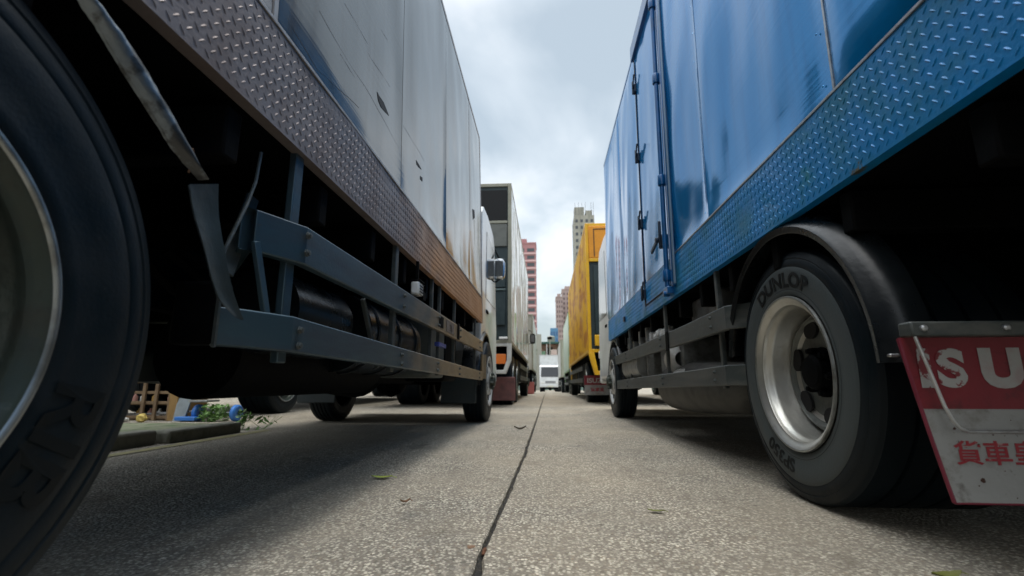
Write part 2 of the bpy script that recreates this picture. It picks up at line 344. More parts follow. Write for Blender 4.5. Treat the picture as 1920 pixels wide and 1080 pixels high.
rows = [((jx(y)-0.03, y, gz(y)-0.017+0.004*noise.noise(Vector((y*20,0,0)))), (jx(y)+0.03, y, gz(y)-0.017+0.004*noise.noise(Vector((y*20,5,0))))) for y in ys if -8 <= y <= 50]
j.add([p for r in rows for p in r], [(2*i, 2*i+1, 2*i+3, 2*i+2) for i in range(len(rows)-1)])
tag(j.build('ground_joint', M_joint, smooth=0), kind='structure')

# ---------------------------------------------------------------- wheels
def tyre_profile(R, r, w):
    """(offset inward from the outer face, radius), outer bead -> tread -> inner bead; the bulge sits mid sidewall at offset 0"""
    h = R-r
    p = [(0.030, r-0.004), (0.012, r+0.006), (0.005, r+h*0.12), (0.0025, r+h*0.2), (0.004, r+h*0.22), (0.0005, r+h*0.38), (0.0, r+h*0.5), (0.0015, r+h*0.62), (0.0045, r+h*0.66), (0.003, r+h*0.68),
         (0.008, r+h*0.80), (0.010, r+h*0.82), (0.0085, r+h*0.84), (0.016, r+h*0.94), (0.022, r+h*0.975), (0.032, R-0.002)]
    t = []; x = 0.032; n = 5; rib = (w-0.064-(n-1)*0.010)/n
    for i in range(n):
        t.append((x+0.002, R)); x += rib; t.append((x-0.002, R))
        if i < n-1: t += [(x, R-0.011), (x+0.010, R-0.011)]; x += 0.010
    return p + t + [(w-a, b) for a, b in p[::-1]]
def side_off(R, r, w, rr):
    p = tyre_profile(R, r, w)[:16]
    for (a, b), (c, e) in zip(p, p[1:]):
        if b <= rr <= e: return a+(c-a)*(rr-b)/(e-b+1e-9)
    return p[0][0]
def ring_text(mb, txt, cx, cy, cz, d, R, r, w, rad_base, size, ang0, out, mirror, offset=0.004, shear=0.0, sp=1.0, prot=0.0012):
    vs, fs = glyphs(txt, size, 0.0006, offset, shear)
    o = []
    for x, y, z in vs:
        rr = rad_base + y; a = ang0 + mirror*(x*sp)/(rad_base+size*0.35)
        so = side_off(R, r, w, rr) - prot - max(0, z)
        o.append((cx + d*so, cy + rr*math.cos(a), cz + rr*math.sin(a)))
    mb.add(o, fs)
def wheel(root, xo, cy, cz, R, r, w, d, style='dual', mrim=None, seg=72, detail=True, nm='wheel', mt=None):
    """xo: outer face plane; d: direction inward (+1/-1)"""
    mrim = mrim or M_rimpaint
    t = MB().lathe(tyre_profile(R, r, w), (xo, cy, cz), 'X', d, seg).build(nm, mt or M_rubber, root, smooth=38)
    q = MB()
    if style == 'dual':    # deep dish, disc far inside
        prof = [(0.028, r-0.006), (0.006, r+0.006), (0.0005, r+0.010), (-0.002, r+0.004), (0.001, r-0.004), (0.010, r-0.010), (0.014, r-0.019), (0.020, r-0.021), (0.030, r-0.022), (0.036, r-0.028), (0.05, r-0.030), (0.085, r-0.034), (0.118, r-0.045),
                (0.122, r-0.060), (0.112, r-0.068), (0.105, r-0.085), (0.112, r*0.60), (0.120, r*0.42), (0.120, 0.0)]
        hy, hd = r*0.60, 0.112
    else:                  # front: disc bulges outward
        prof = [(0.028, r-0.006), (0.006, r+0.006), (0.0005, r+0.010), (-0.002, r+0.004), (0.001, r-0.004), (0.014, r-0.012), (0.035, r-0.022), (0.045, r-0.040), (0.030, r-0.060), (0.012, r*0.62), (-0.004, r*0.5), (-0.006, r*0.36), (-0.006, 0)]
        hy, hd = r*0.66, 0.018
    q.lathe(prof, (xo, cy, cz), 'X', d, seg)
    rim = q.build('rim', mrim, t, smooth=40)
    if style == 'dual':
        MB().lathe([(0.004, r+0.0115), (-0.0035, r+0.010), (-0.0045, r+0.006), (-0.0025, r+0.002), (0.003, r-0.002)], (xo, cy, cz), 'X', d, seg).build('rim_lip', M_lip, t, smooth=60)
        MB().lathe([(0.113, r-0.050), (0.096, r-0.062), (0.094, r-0.070), (0.104, r-0.080), (0.112, r*0.60), (0.114, r*0.40), (0.114, 0.0)], (xo, cy, cz), 'X', d, seg).build('wheel_disc', M_disc, t, smooth=40)
    if detail:
        nh = 6
        for k in range(nh):
            a = 2*math.pi*(k+0.3)/nh
            c = Vector((xo+d*(hd-0.012), cy+hy*math.cos(a), cz+hy*math.sin(a)))
            n = 14; vs = []; h = MB()
            for dd in (0, 0.010):
                for i in range(n):
                    t2 = 2*math.pi*i/n; u = r*0.165*math.cos(t2); v = r*0.12*math.sin(t2)
                    vs.append((c.x+d*dd, c.y-math.sin(a)*u+math.cos(a)*v, c.z+math.cos(a)*u+math.sin(a)*v))
            h.add(vs, [tuple(range(n))]+[(i, (i+1)%n, (i+1)%n+n, i+n) for i in range(n)])
            h.build('hand_hole', M_hole, t, smooth=0)
        hb = MB(); e = 0.120 if style == 'dual' else -0.006
        hb.lathe([(e-0.005, r*0.34), (e-0.012, r*0.335), (e-0.014, r*0.25), (e-0.045, r*0.235), (e-0.055, r*0.20), (e-0.06, 0)], (xo, cy, cz), 'X', d, 28)
        nn = 6 if style == 'dual' else 8
        for k in range(nn):
            a = 2*math.pi*k/nn+0.2; c = (xo+d*(e-0.010), cy+r*0.30*math.cos(a), cz+r*0.30*math.sin(a))
            hb.lathe([(0, 0.014), (-0.022, 0.014), (-0.026, 0.010), (-0.034, 0.009), (-0.035, 0)], c, 'X', d, 6)
        hb.build('hub', M_black if style == 'dual' else M_rimpaint, t, smooth=30)
    return t

# ---------------------------------------------------------------- box shells
def tread_plate(root, x, d, y0, y1, z0, z1, m, lean=0, pitch=0.031, seed=0, skip=None):
    """sheet with raised lozenges; x = outer surface, d inward"""
    p = MB()
    nY = max(2, int((y1-y0)/0.03)); nZ = 10
    def sf(y, z): return 0.0030*noise.noise(Vector((y*3, z*6, seed)))+0.0012*noise.noise(Vector((y*9, z*14, seed)))
    p.grid(lambda y, z: (x+d*sf(y, z), y, z), lin(y0, y1, nY), lin(z0, z1, nZ))
    p.add([(x, y0, z0), (x, y1, z0), (x+d*0.03, y1, z0), (x+d*0.03, y0, z0)], [(0,1,2,3)])     # lower return lip
    L, W, Hh = 0.0108, 0.0030, 0.0017
    ni = int((y1-y0)/pitch); nj = int((z1-z0)/pitch)
    oy = y0+((y1-y0)-ni*pitch)/2+pitch/2; oz = z0+((z1-z0)-nj*pitch)/2+pitch/2
    for i in range(2*ni-1):
        for k in range(i % 2, 2*nj-1, 2):
            cy = oy+i*pitch/2; cz = oz+k*pitch/2; a = rad(45) if i % 2 else rad(-45)
            wear = 1-0.45*max(0, noise.noise(Vector((cy*4, cz*8, seed+3)))*2)
            u = (math.cos(a), math.sin(a)); v = (-u[1], u[0]); base = x+d*sf(cy, cz)
            pts = [(-L,0,0),(-L*0.5,-W*0.85,0),(0,-W,0),(L*0.5,-W*0.85,0),(L,0,0),(L*0.5,W*0.85,0),(0,W,0),(-L*0.5,W*0.85,0),(-L*0.55,0,0.8),(0,0,1),(L*0.55,0,0.8)]
            vs = [(base-d*(h*Hh*wear+(-0.0003 if h == 0 else 0)), cy+u[0]*s+v[0]*t, cz+u[1]*s+v[1]*t) for s, t, h in pts]
            p.add(vs, [(0,1,8),(1,2,9,8),(2,3,10,9),(3,4,10),(4,5,10),(5,6,9,10),(6,7,8,9),(7,0,8)])
    o = p.build('tread_plate', m, root, smooth=50, lean=lean, fix=False)
    return o
WF = []
def wavy_panel(root, x, d, y0, y1, z0, z1, m, amp, seed, lean=0, name='side_panel', step=0.035, sy=1.5, sz=0.45):
    ny = max(3, int((y1-y0)/step)); nz = max(3, int((z1-z0)/(step*1.5)))
    WF.append((y0, y1, lambda y, z: fn(y, z)[0]))
    def fn(y, z):
        e = min(1, min(y-y0, y1-y)/0.05)*min(1, min(z-z0, z1-z)/0.05); e = max(0, e)
        v = noise.noise(Vector((y*sy, z*sz, seed)))*amp + noise.noise(Vector((y*sy*2.6+z*0.8, z*sz*2.3, seed+5)))*amp*0.42 + noise.noise(Vector((y*8, z*3, seed+9)))*amp*0.07
        return (x+d*(v*e), y, z)
    p = MB(); p.grid(fn, lin(y0, y1, ny), lin(z0, z1, nz))
    # folded edges all round
    for a, b in (((y0,z0),(y1,z0)), ((y1,z0),(y1,z1)), ((y1,z1),(y0,z1)), ((y0,z1),(y0,z0))):
        p.add([(x,a[0],a[1]),(x,b[0],b[1]),(x+d*0.040,b[0],b[1]),(x+d*0.040,a[0],a[1])], [(0,1,2,3)])
    o = p.build(name, m, root, smooth=35, lean=lean, fix=False)
    return o
def flip_toward(o, axis_x):
    """make the wide faces look toward the aisle"""
    for p in o.data.polygons:
        if p.normal.x*axis_x < 0 and abs(p.normal.x) > 0.3: p.flip()

def cab(root, x, d, y0, y1, zt, W, m, zb=0.42, wheel_y=None, R=0.41, lean=0):
    """forward control cab: x aisle side, y0 rear wall, y1 nose (front toward +Y)"""
    L = y1-y0
    poly = [(y0,zb+0.25),(y0,zt-0.12),(y0+0.12,zt-0.02),(y0+L*0.30,zt),(y1-L*0.30,zt-0.05),(y1-L*0.20,zt-0.16),(y1-0.06,zb+0.78),(y1,zb+0.62),(y1,zb+0.02),(y1-0.05,zb)]
    wy = wheel_y; a = []
    for k in range(11):
        t = math.pi*k/10; a.append((wy+(R+0.09)*math.cos(t), max(zb, 0.42)+(R+0.07)*math.sin(t)))
    poly += [p for p in a if p[0] < y1-0.06 and p[0] > y0+0.02]
    poly += [(max(y0+0.03, wy-R-0.09), zb+0.02), (y0, zb+0.02)] if wy-R-0.09 > y0+0.04 else []
    o = MB().prism(poly, x, x+d*W, 'X').build('cab', m, root, smooth=25, bevel=0.04)
    zs = zb+0.86
    for xx in (x-d*0.004, x+d*(W-0.006)):
        gl = MB().prism([(y0+L*0.24,zs),(y0+L*0.26,zt-0.22),(y1-L*0.30,zt-0.25),(y1-0.17,zs+0.02)], xx, xx+d*0.010, 'X')
        gl.build('side_window', M_glass, o, smooth=0)
    ws = MB(); yb, ya = y1-0.05, y1-L*0.20+0.01
    ws.add([(x+d*0.12, yb, zb+0.85), (x+d*(W-0.12), yb, zb+0.85), (x+d*(W-0.16), ya, zt-0.22), (x+d*0.16, ya, zt-0.22)], [(0,1,2,3)])
    ws.add([(x+d*0.12, yb+0.012, zb+0.85), (x+d*(W-0.12), yb+0.012, zb+0.85), (x+d*(W-0.16), ya+0.016, zt-0.22), (x+d*0.16, ya+0.016, zt-0.22)], [(0,1,2,3)])
    ws.build('windscreen', M_glass, o, smooth=0)
    hd = MB().box(x-d*0.012, x+d*0.01, y0+L*0.26, y0+L*0.36, zb+0.70, zb+0.735).build('door_handle', M_black, o, bevel=0.004)
    f = MB()
    fr = []
    for k in range(17):
        t = rad(-12)+math.pi*1.1*k/16; fr.append(((x, wy+(R+0.075)*math.cos(t), 0.42+(R+0.06)*math.sin(t)), (d,0,0), (0,math.cos(t),math.sin(t))))
    f.sweep(fr, [(-0.02,0),(0.16,0),(0.16,0.03),(0.0,0.035),(-0.02,0.025)])
    f.build('wheel_arch', M_fend, root, smooth=40)
    for a0, a1 in ((0.10,0.42),(W-0.42,W-0.10)): MB().box(x+d*a0, x+d*a1, y1-0.02, y1+0.02, zb+0.24, zb+0.40).build('headlight', M_clear, root, bevel=0.02)
    bp = MB().box(x-d*0.0, x+d*W, y1-0.02, y1+0.07, zb-0.06, zb+0.16).build('bumper', M_white if m is M_white else M_black, root, bevel=0.03)
    return o
def mirror(root, x, y, z, d, h=0.30, w=0.17, m=None):
    g = MB(); g.tube([(x+d*0.22, y-0.10, z+0.30), (x+d*0.06, y, z+0.26), (x, y, z+h/2)], 0.011, 6); g.tube([(x+d*0.22, y-0.1, z-0.2), (x+d*0.04, y, z-0.17), (x, y, z-h/2)], 0.011, 6)
    a = g.build('mirror_arm', M_black, root)
    o = MB(); n = 24; vs = []
    for dy, sc in ((-0.035, 0.82), (-0.028, 0.97), (0.02, 1.0), (0.05, 0.8)):
        for i in range(n):
            t = 2*math.pi*i/n; c, s = math.cos(t), math.sin(t)
            e = 0.55
            vs.append((x+sc*w/2*math.copysign(abs(c)**e, c), y+dy, z+sc*h/2*math.copysign(abs(s)**e, s)))
    o.add(vs, [tuple(range(n)), tuple(range(4*n-1, 3*n-1, -1))]+[(k*n+i, k*n+(i+1)%n, (k+1)*n+(i+1)%n, (k+1)*n+i) for k in range(3) for i in range(n)], 0)
    b = o.build('wing_mirror', m or M_chrome, root, smooth=50)
    q = MB().prism([(x-w*0.34, z-h*0.37), (x+w*0.34, z-h*0.37), (x+w*0.36, z), (x+w*0.34, z+h*0.37), (x-w*0.34, z+h*0.37), (x-w*0.36, z)], y-0.039, y-0.034, 'Y').build('mirror_glass', M_glass, b)
def undercarriage(root, x, d, W, y0, y1, zb, axles, R, tank_y=None, thick=True):
    """ladder chassis, axles, springs, prop shaft, tanks"""
    f = MB()
    for a in (0.58, W-0.66): f.box(x+d*a, x+d*(a+0.075), y0+0.1, y1+1.3, zb-0.36, zb-0.13)
    yy = y0+0.5
    while yy < y1: f.box(x+d*0.65, x+d*(W-0.66), yy, yy+0.07, zb-0.30, zb-0.18); yy += 0.85
    yy = y0+0.1
    while yy < y1-0.05: f.box(x+d*0.03, x+d*(W-0.03), yy, yy+0.05, zb-0.128, zb-0.012); yy += 0.42
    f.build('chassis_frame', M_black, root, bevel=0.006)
    for ay in axles:
        q = MB(); q.cyl((x+d*0.25, ay, R), (x+d*(W-0.25), ay, R), 0.06, 14); q.lathe([(-0.16,0.05),(-0.12,0.14),(0,0.19),(0.12,0.14),(0.16,0.05)], (x+d*W/2, ay, R), 'X', 1, 18)
        for a in (0.60, W-0.66):
            q.obox((x+d*(a+0.03), ay-0.6, R+0.17), (x+d*(a+0.03), ay, R+0.07), 0.07, 0.06); q.obox((x+d*(a+0.03), ay, R+0.07), (x+d*(a+0.03), ay+0.6, R+0.17), 0.07, 0.06)
        q.build('axle', M_black, root, smooth=40)
    MB().cyl((x+d*W/2, axles[0], R+0.05), (x+d*W/2, axles[-1]-0.2, zb-0.36), 0.05, 12).build('prop_shaft', M_black, root, smooth=40)

def simple_truck(name, x, d, y0, y1, zb, zt, W, label, group, mside, mframe, wheels, R=0.46, rr=0.29, amp=0.01, seed=0, cabm=None, cab_len=1.6, cab_h=2.5, rearm=None, seams=(), cabinset=0.05, rails=True, wavy=True, seg=40, wdetail=True):
    root = thing(name, (x+d*W/2, (y0+y1)/2, 0), label, 'truck', group)
    b = MB(); e = 0.02
    b.box(x+d*e, x+d*(W-e), y0+0.03, y1, zb+0.02, zt-0.02)
    b.build('box_body', [rearm or mframe], root, bevel=0.005)
    b = MB()                                                      # frame edges of the box
    for yy in (y0, y1-0.06):
        for xx in (x, x+d*(W-0.06)): b.box(xx, xx+d*0.06, yy, yy+0.06, zb, zt)
        b.box(x+d*0.06, x+d*(W-0.06), yy, yy+0.06, zb, zb+0.06); b.box(x+d*0.06, x+d*(W-0.06), yy, yy+0.06, zt-0.06, zt)
    for zz in (zb, zt-0.06):
        for xx in (x, x+d*(W-0.06)): b.box(xx, xx+d*0.06, y0+0.06, y1-0.06, zz, zz+0.06)
    b.build('box_frame', mframe, root, bevel=0.006)
    ed = [y0+0.062]+list(seams)+[y1-0.062]
    for k, (a, c) in enumerate(zip(ed, ed[1:])):
        o = wavy_panel(root, x+d*0.004, d, a+0.002, c-0.002, zb+0.062, zt-0.062, mside, amp, seed+k*3.3, step=0.12, sy=1.6, sz=0.9); flip_toward(o, -d)
    o = wavy_panel(root, x+d*(W-0.004), -d, y0+0.062, y1-0.062, zb+0.062, zt-0.062, mside, amp, seed+50, step=0.3); flip_toward(o, d)
    undercarriage(root, x, d, W, y0, y1, zb, wheels, R)
    cm = cabm or M_white
    fw = wheels[-1]
    cab(root, x+d*cabinset, d, y1+0.08, y1+0.08+cab_len, cab_h, W-2*cabinset, cm, 0.5, fw, R)
    for i, wy in enumerate(wheels):
        last = i == len(wheels)-1
        for xx, dd in ((x+d*0.06, d), (x+d*(W-0.06), -d)):
            wheel(root, xx, wy, R+gz(wy)*0, R, rr, 0.25 if last else 0.46, dd, 'front' if last else 'dual', M_rimpaint, seg, wdetail and dd == d)
    if rails:
        r = MB(); a = wheels[-2]+R+0.12; c = fw-R-0.15
        if c-a > 0.4:
            for zz in (zb-0.28, zb-0.55): r.box(x+d*0.03, x+d*0.06, a, c, zz, zz+0.10)
            yy = a+0.1
            while yy < c: r.box(x+d*0.061, x+d*0.10, yy, yy+0.04, zb-0.6, zb); yy += 0.8
            r.build('side_guard', M_rail, root, bevel=0.004)
            t = MB().box(x+d*0.14, x+d*0.62, (a+c)/2-0.5, (a+c)/2+0.35, zb-0.62, zb-0.2).build('fuel_tank', M_rail, root, bevel=0.05)
    return root

# =============================================================== LEFT GREY TRUCK (hero)
XL = -0.63; WL = 2.05; YL0, YL1 = -2.6, 4.68; ZB = 0.972; ZP = 1.222; ZT = 2.99; LE = -0.028  # box lengthened out of view behind the camera to block light
RL = thing('box_truck', (XL-WL/2, 1.7, 0), 'taupe grey box truck with tread plate skirt and scratched panels, nearest on the left', 'truck', 'box trucks parked in the left row')
core = MB().box(XL-0.045, XL-WL+0.014, YL0+0.02, YL1-0.01, ZB+0.035, ZT-0.02); core.build('box_body', M_seam, RL, lean=LE)
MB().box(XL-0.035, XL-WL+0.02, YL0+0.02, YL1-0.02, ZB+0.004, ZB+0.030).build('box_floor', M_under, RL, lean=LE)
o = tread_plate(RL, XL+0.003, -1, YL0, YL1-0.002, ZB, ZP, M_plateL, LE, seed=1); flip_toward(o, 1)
MB().box(XL+0.0065, XL-0.004, YL0, YL1-0.002, ZP+0.001, ZP+0.011).build('trim_strip', M_trimL, RL, lean=LE, bevel=0.001)
sl = [YL0, -0.2, 0.955, 1.95, 2.93, 3.91, YL1]
M_boxL2 = panel_mat('brown grey box paint', (0.10,0.085,0.08), (0.13,0.11,0.105), 0.25, 0.3, 0.5, 0.5, (0.07,0.06,0.055), 0.5, 0.6)
for k, (a, c) in enumerate(zip(sl, sl[1:])):
    o = wavy_panel(RL, XL, -1, a+0.003, c-0.003, ZP+0.014, ZT-0.03, M_boxL2 if k < 2 else M_boxL, 0.014, 11+k*4.1, LE, sy=1.5, sz=0.5); flip_toward(o, 1)
MB().box(XL+0.003, XL-0.05, YL0, YL1, ZT-0.027, ZT+0.005).build('roof_rail', M_trimL, RL, lean=LE, bevel=0.003)
MB().box(XL-0.06, XL-WL, YL0, YL1, ZT-0.018, ZT+0.003).build('roof', M_trimL, RL, lean=LE)
MB().box(XL-WL+0.012, XL-WL, YL0, YL1, ZB, ZT-0.02).build('far_side_wall', M_boxL, RL, lean=LE)
MB().box(XL+0.005, XL-0.004, YL1-0.03, YL1+0.003, ZB, ZT-0.03).build('corner_post', M_trimL, RL, lean=LE, bevel=0.002)
MB().box(XL+0.0035, XL-0.002, 0.935, 0.952, ZP+0.012, ZT-0.03).build('corner_post', M_trimL, RL, lean=LE, bevel=0.001)
def surf_l(y, z):
    for a_, c_, f_ in WF[:6]:
        if a_ <= y <= c_: return f_(y, z)
    return XL
def on_panel(poly, t0, t1, name, m):
    n_ = len(poly); q_ = MB()
    q_.add([(surf_l(a_, b_)+t, a_, b_) for t in (t0, t1) for a_, b_ in poly], [tuple(range(n_)), tuple(range(2*n_-1, n_-1, -1))]+[(i, i+n_, (i+1)%n_+n_, (i+1)%n_) for i in range(n_)])
    return q_.build(name, m, RL, lean=LE, smooth=0)
# torn spots and gouges in the sheet
M_tear = mat('torn sheet edge', (0.012,0.012,0.013), 0.7)
for pl in [[(1.628, 1.5), (1.653, 1.498), (1.703, 1.502), (1.773, 1.485), (1.719, 1.471), (1.674, 1.462), (1.642, 1.472)], [(2.196, 1.494), (2.248, 1.496), (2.303, 1.493), (2.249, 1.479), (2.207, 1.476)], [(2.282, 1.447), (2.326, 1.458), (2.327, 1.437), (2.283, 1.429)], [(4.038, 1.932), (4.171, 1.972), (4.2, 1.909), (4.063, 1.839)], [(1.05, 1.146), (1.066, 1.147), (1.064, 1.139), (1.053, 1.139)]]:
    on_panel(pl, -0.001, 0.0015, 'tear', M_tear)
for q, ln in enumerate([[(0.982, 1.277), (1.155, 1.254), (1.493, 1.329)], [(1.135, 1.429), (1.281, 1.421), (1.563, 1.439), (1.977, 1.412)], [(1.283, 1.404), (1.421, 1.407)], [(1.522, 1.589), (1.82, 1.634)], [(1.969, 1.555), (2.429, 1.578)], [(1.654, 1.802), (1.756, 1.821)], [(1.085, 1.202), (1.203, 1.184)], [(1.303, 1.608), (1.547, 1.63)]]):
    sc = MB(); top = []; bot = []
    for (a0, b0), (a1, b1) in zip(ln, ln[1:]):
        for i in range(8):
            t = i/8; yy = a0+(a1-a0)*t; zz = b0+(b1-b0)*t+0.004*noise.noise(Vector((yy*9, q, 3)))
            top.append((yy, zz)); 
    m_ = len(top)
    for i, (yy, zz) in enumerate(top): bot.append((yy, zz-0.0004-0.0013*abs(math.sin(math.pi*i/m_*1.7+q))))
    sc = MB(); w_ = [abs(top[i][1]-bot[i][1]) for i in range(m_)]
    sc.add([(surf_l(a_, b_)+0.0006, a_, b_) for pr_ in zip(top, bot) for a_, b_ in pr_], [(2*i, 2*i+1, 2*i+3, 2*i+2) for i in range(m_-1)])
    sc.build('scratch', mat('dark scratch', (0.045,0.04,0.04), 0.6), RL, lean=LE, smooth=0)

# side guard rails of the left truck: upper and lower box section with bent-in near end
def rail_sweep(path, h, t, m, name, root, nrm):
    """path of (x,y,zc,hh); section t thick, hh high"""
    mb = MB(); n = len(path); vs = []
    for i, (x, y, z, hh) in enumerate(path):
        vs += [(x, y, z-hh/2), (x, y, z+hh/2)]
    # outer skin, top, bottom, inner skin offset inward
    ins = []
    for i, (x, y, z, hh) in enumerate(path):
        a = Vector(path[max(i-1, 0)][:2]); b = Vector(path[min(i+1, n-1)][:2]); dd = (b-a).normalized(); no = Vector((dd.y, -dd.x))
        if no.x*nrm < 0: no = -no
        ins += [(x-no.x*t, y-no.y*t, z-hh/2), (x-no.x*t, y-no.y*t, z+hh/2)]
    k = len(vs); vs += ins; fs = []
    for i in range(n-1):
        a, b = 2*i, 2*i+2
        fs += [(a, b, b+1, a+1), (k+a, k+a+1, k+b+1, k+b), (a+1, b+1, k+b+1, k+a+1), (a, k+a, k+b, b)]
    fs += [(0, 1, k+1, k), (2*n-2, k+2*n-2, k+2*n-1, 2*n-1)]
    mb.add(vs, fs); return mb.build(name, m, root, smooth=12, bevel=0.004)
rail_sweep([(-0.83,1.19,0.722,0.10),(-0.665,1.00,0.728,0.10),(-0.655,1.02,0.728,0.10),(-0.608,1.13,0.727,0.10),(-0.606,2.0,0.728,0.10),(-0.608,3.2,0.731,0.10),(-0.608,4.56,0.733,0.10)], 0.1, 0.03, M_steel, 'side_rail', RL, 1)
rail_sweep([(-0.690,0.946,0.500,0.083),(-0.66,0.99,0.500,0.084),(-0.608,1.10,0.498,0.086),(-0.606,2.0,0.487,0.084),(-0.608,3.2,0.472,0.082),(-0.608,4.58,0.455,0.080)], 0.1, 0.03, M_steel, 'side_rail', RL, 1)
for y, m in ((1.105,M_steel),(1.95,M_rail),(2.62,M_rail),(2.82,M_rail),(3.30,M_rail),(4.30,M_rail)):
    w = 0.038 if y < 2 else 0.022
    MB().box(-0.642, -0.662, y-w/2+0.02, y+w/2+0.02, 0.43, 0.985).build('rail_post', m, RL, bevel=0.003)
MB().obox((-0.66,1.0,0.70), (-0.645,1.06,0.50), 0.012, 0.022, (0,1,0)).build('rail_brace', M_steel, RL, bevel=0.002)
MB().obox((-0.76,1.12,0.86), (-0.70,0.97,0.62), 0.006, 0.035, (0.3,1,0)).build('rail_brace', M_rail, RL, bevel=0.002)
MB().obox((-0.70,1.75,0.70), (-0.70,1.95,0.45), 0.015, 0.02, (0,1,0)).build('rail_brace', M_rail, RL, bevel=0.002)
# marker lamp above the rail
lp = MB(); lp.box(-0.600,-0.645,2.19,2.27,0.800,0.865); lp.build('marker_lamp', M_clear, RL, bevel=0.01)
lb = MB()
for zz in (0.797, 0.812, 0.826, 0.840, 0.854): lb.box(-0.596,-0.599,2.188,2.272,zz,zz+0.004)
lb.box(-0.618,-0.632,2.225,2.24,0.867,0.972); lb.box(-0.597,-0.65,2.19,2.27,0.867,0.873); lb.box(-0.604,-0.64,2.275,2.33,0.79,0.83)
lb.build('lamp_guard', M_black, RL, bevel=0.002)
bolt_src = MB().lathe([(0,0.010),(-0.004,0.010),(-0.005,0.007),(-0.010,0.007),(-0.011,0)], (0,0,0), 'X', -1, 6).build('rail_bolt', M_rail, None, smooth=25); bolt_me = bolt_src.data; bpy.data.objects.remove(bolt_src)
def bolts(root, pts, sgn):
    for p in pts:
        o = bpy.data.objects.new('rail_bolt', bolt_me); scene.collection.objects.link(o); o.parent = root; o.location = Vector(p)-root.location
        if sgn < 0: o.rotation_euler = (0, 0, math.pi)
bolts(RL, [(-0.6045, y, z+dz) for y in (1.125,1.97,2.64,3.32,4.32) for z in (0.728,) for dz in (-0.022,0.024)]+[(-0.6045, y, 0.49-0.011*(y-1.1)+dz) for y in (1.125,1.97,2.64,3.32,4.32) for dz in (-0.018,0.02)], 1)
# notice plate and clamps on the far end of the upper rail
MB().box(-0.6065,-0.602,2.66,2.76,0.70,0.765).build('rail_bracket', M_black, RL, bevel=0.002)
st = MB().box(-0.6065,-0.6035,2.86,3.10,0.695,0.768).build('rail_sticker', mat('brown grey label', (0.16,0.13,0.11), 0.5), RL)
vs, fs = glyphs('7.5', 0.055, 0.0004, 0.001)
MB().add([(-0.6025, 2.98+x, 0.708+y) for x, y, z in vs], fs).build('sticker_text', mat('black print', (0.01,0.01,0.01), 0.5), st, smooth=0)
MB().box(-0.6065,-0.598,3.22,3.27,0.68,0.79).build('rail_bracket', M_black, RL, bevel=0.002)
MB().box(-0.63,-0.66,2.78,2.98,0.60,0.625).build('blue_strap', mat('blue plastic strap', (0.05,0.08,0.35), 0.4), RL, bevel=0.004)
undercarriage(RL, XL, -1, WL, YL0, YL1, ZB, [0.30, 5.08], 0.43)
# tanks and boxes hung behind the rails
tk = MB(); tk.cyl((-0.86,1.35,0.60), (-0.86,1.75,0.60), 0.13, 24); tk.build('air_tank', M_fend, RL, smooth=40)
tk = MB(); tk.cyl((-0.90,1.95,0.60), (-0.90,2.75,0.60), 0.17, 28); 
for yy in (2.05,2.35,2.65): tk.lathe([(-0.015,0.171),(-0.012,0.178),(0.012,0.178),(0.015,0.171)], (-0.90,yy,0.60), 'Y', 1, 28)
tk.build('fuel_tank', M_fend, RL, smooth=40)
MB().box(-0.72,-1.10,2.95,3.35,0.42,0.86).build('battery_box', mat('dull grey green box', (0.10,0.11,0.10), 0.6, var=0.5, vscale=8), RL, bevel=0.02)
MB().box(-0.75,-1.05,3.5,3.95,0.40,0.80).build('tool_box', M_black, RL, bevel=0.02)
gb = MB(); gb.lathe([(-0.5,0.10),(-0.45,0.16),(0,0.20),(0.3,0.22),(0.35,0.12)], (-1.45,3.3,0.50), 'Y', 1, 20); gb.build('gearbox', M_black, RL, smooth=40)
ex = MB(); ex.cyl((-1.04,1.36,0.475), (-1.04,2.6,0.475), 0.14, 24); ex.tube([(-1.04,2.6,0.46),(-1.05,2.8,0.44),(-1.2,3.0,0.42),(-1.2,4.2,0.42)], 0.04, 10); ex.build('exhaust', M_black, RL, smooth=40)
sp = MB(); sp.lathe([(-0.11,0.20),(-0.10,0.34),(-0.05,0.375),(0.05,0.375),(0.10,0.34),(0.11,0.20),(0.02,0.18),(0.02,0.0)], (-1.5,2.1,0.49), 'Z', 1, 40); sp.build('spare_wheel', M_rubber, RL, smooth=40)
hs = MB()
for k in range(4):
    hs.tube([(-0.95-0.05*k, 1.2+0.1*t, 0.70+0.05*math.sin(t*0.9+k)-0.012*t*(k%2)) for t in range(0,22)], 0.012, 6)
hs.build('air_hose', M_black, RL, smooth=40)
# cross plate behind the rear wheel
MB().box(-0.695,-0.80,0.95,1.0,0.462,0.60).build('spring_hanger', M_black, RL, bevel=0.01)
hg = MB().obox((-0.690,0.945,0.62), (-0.690,0.945,0.455), 0.007, 0.007, (0,1,0)); hg.build('hanger_edge', M_rail, RL)
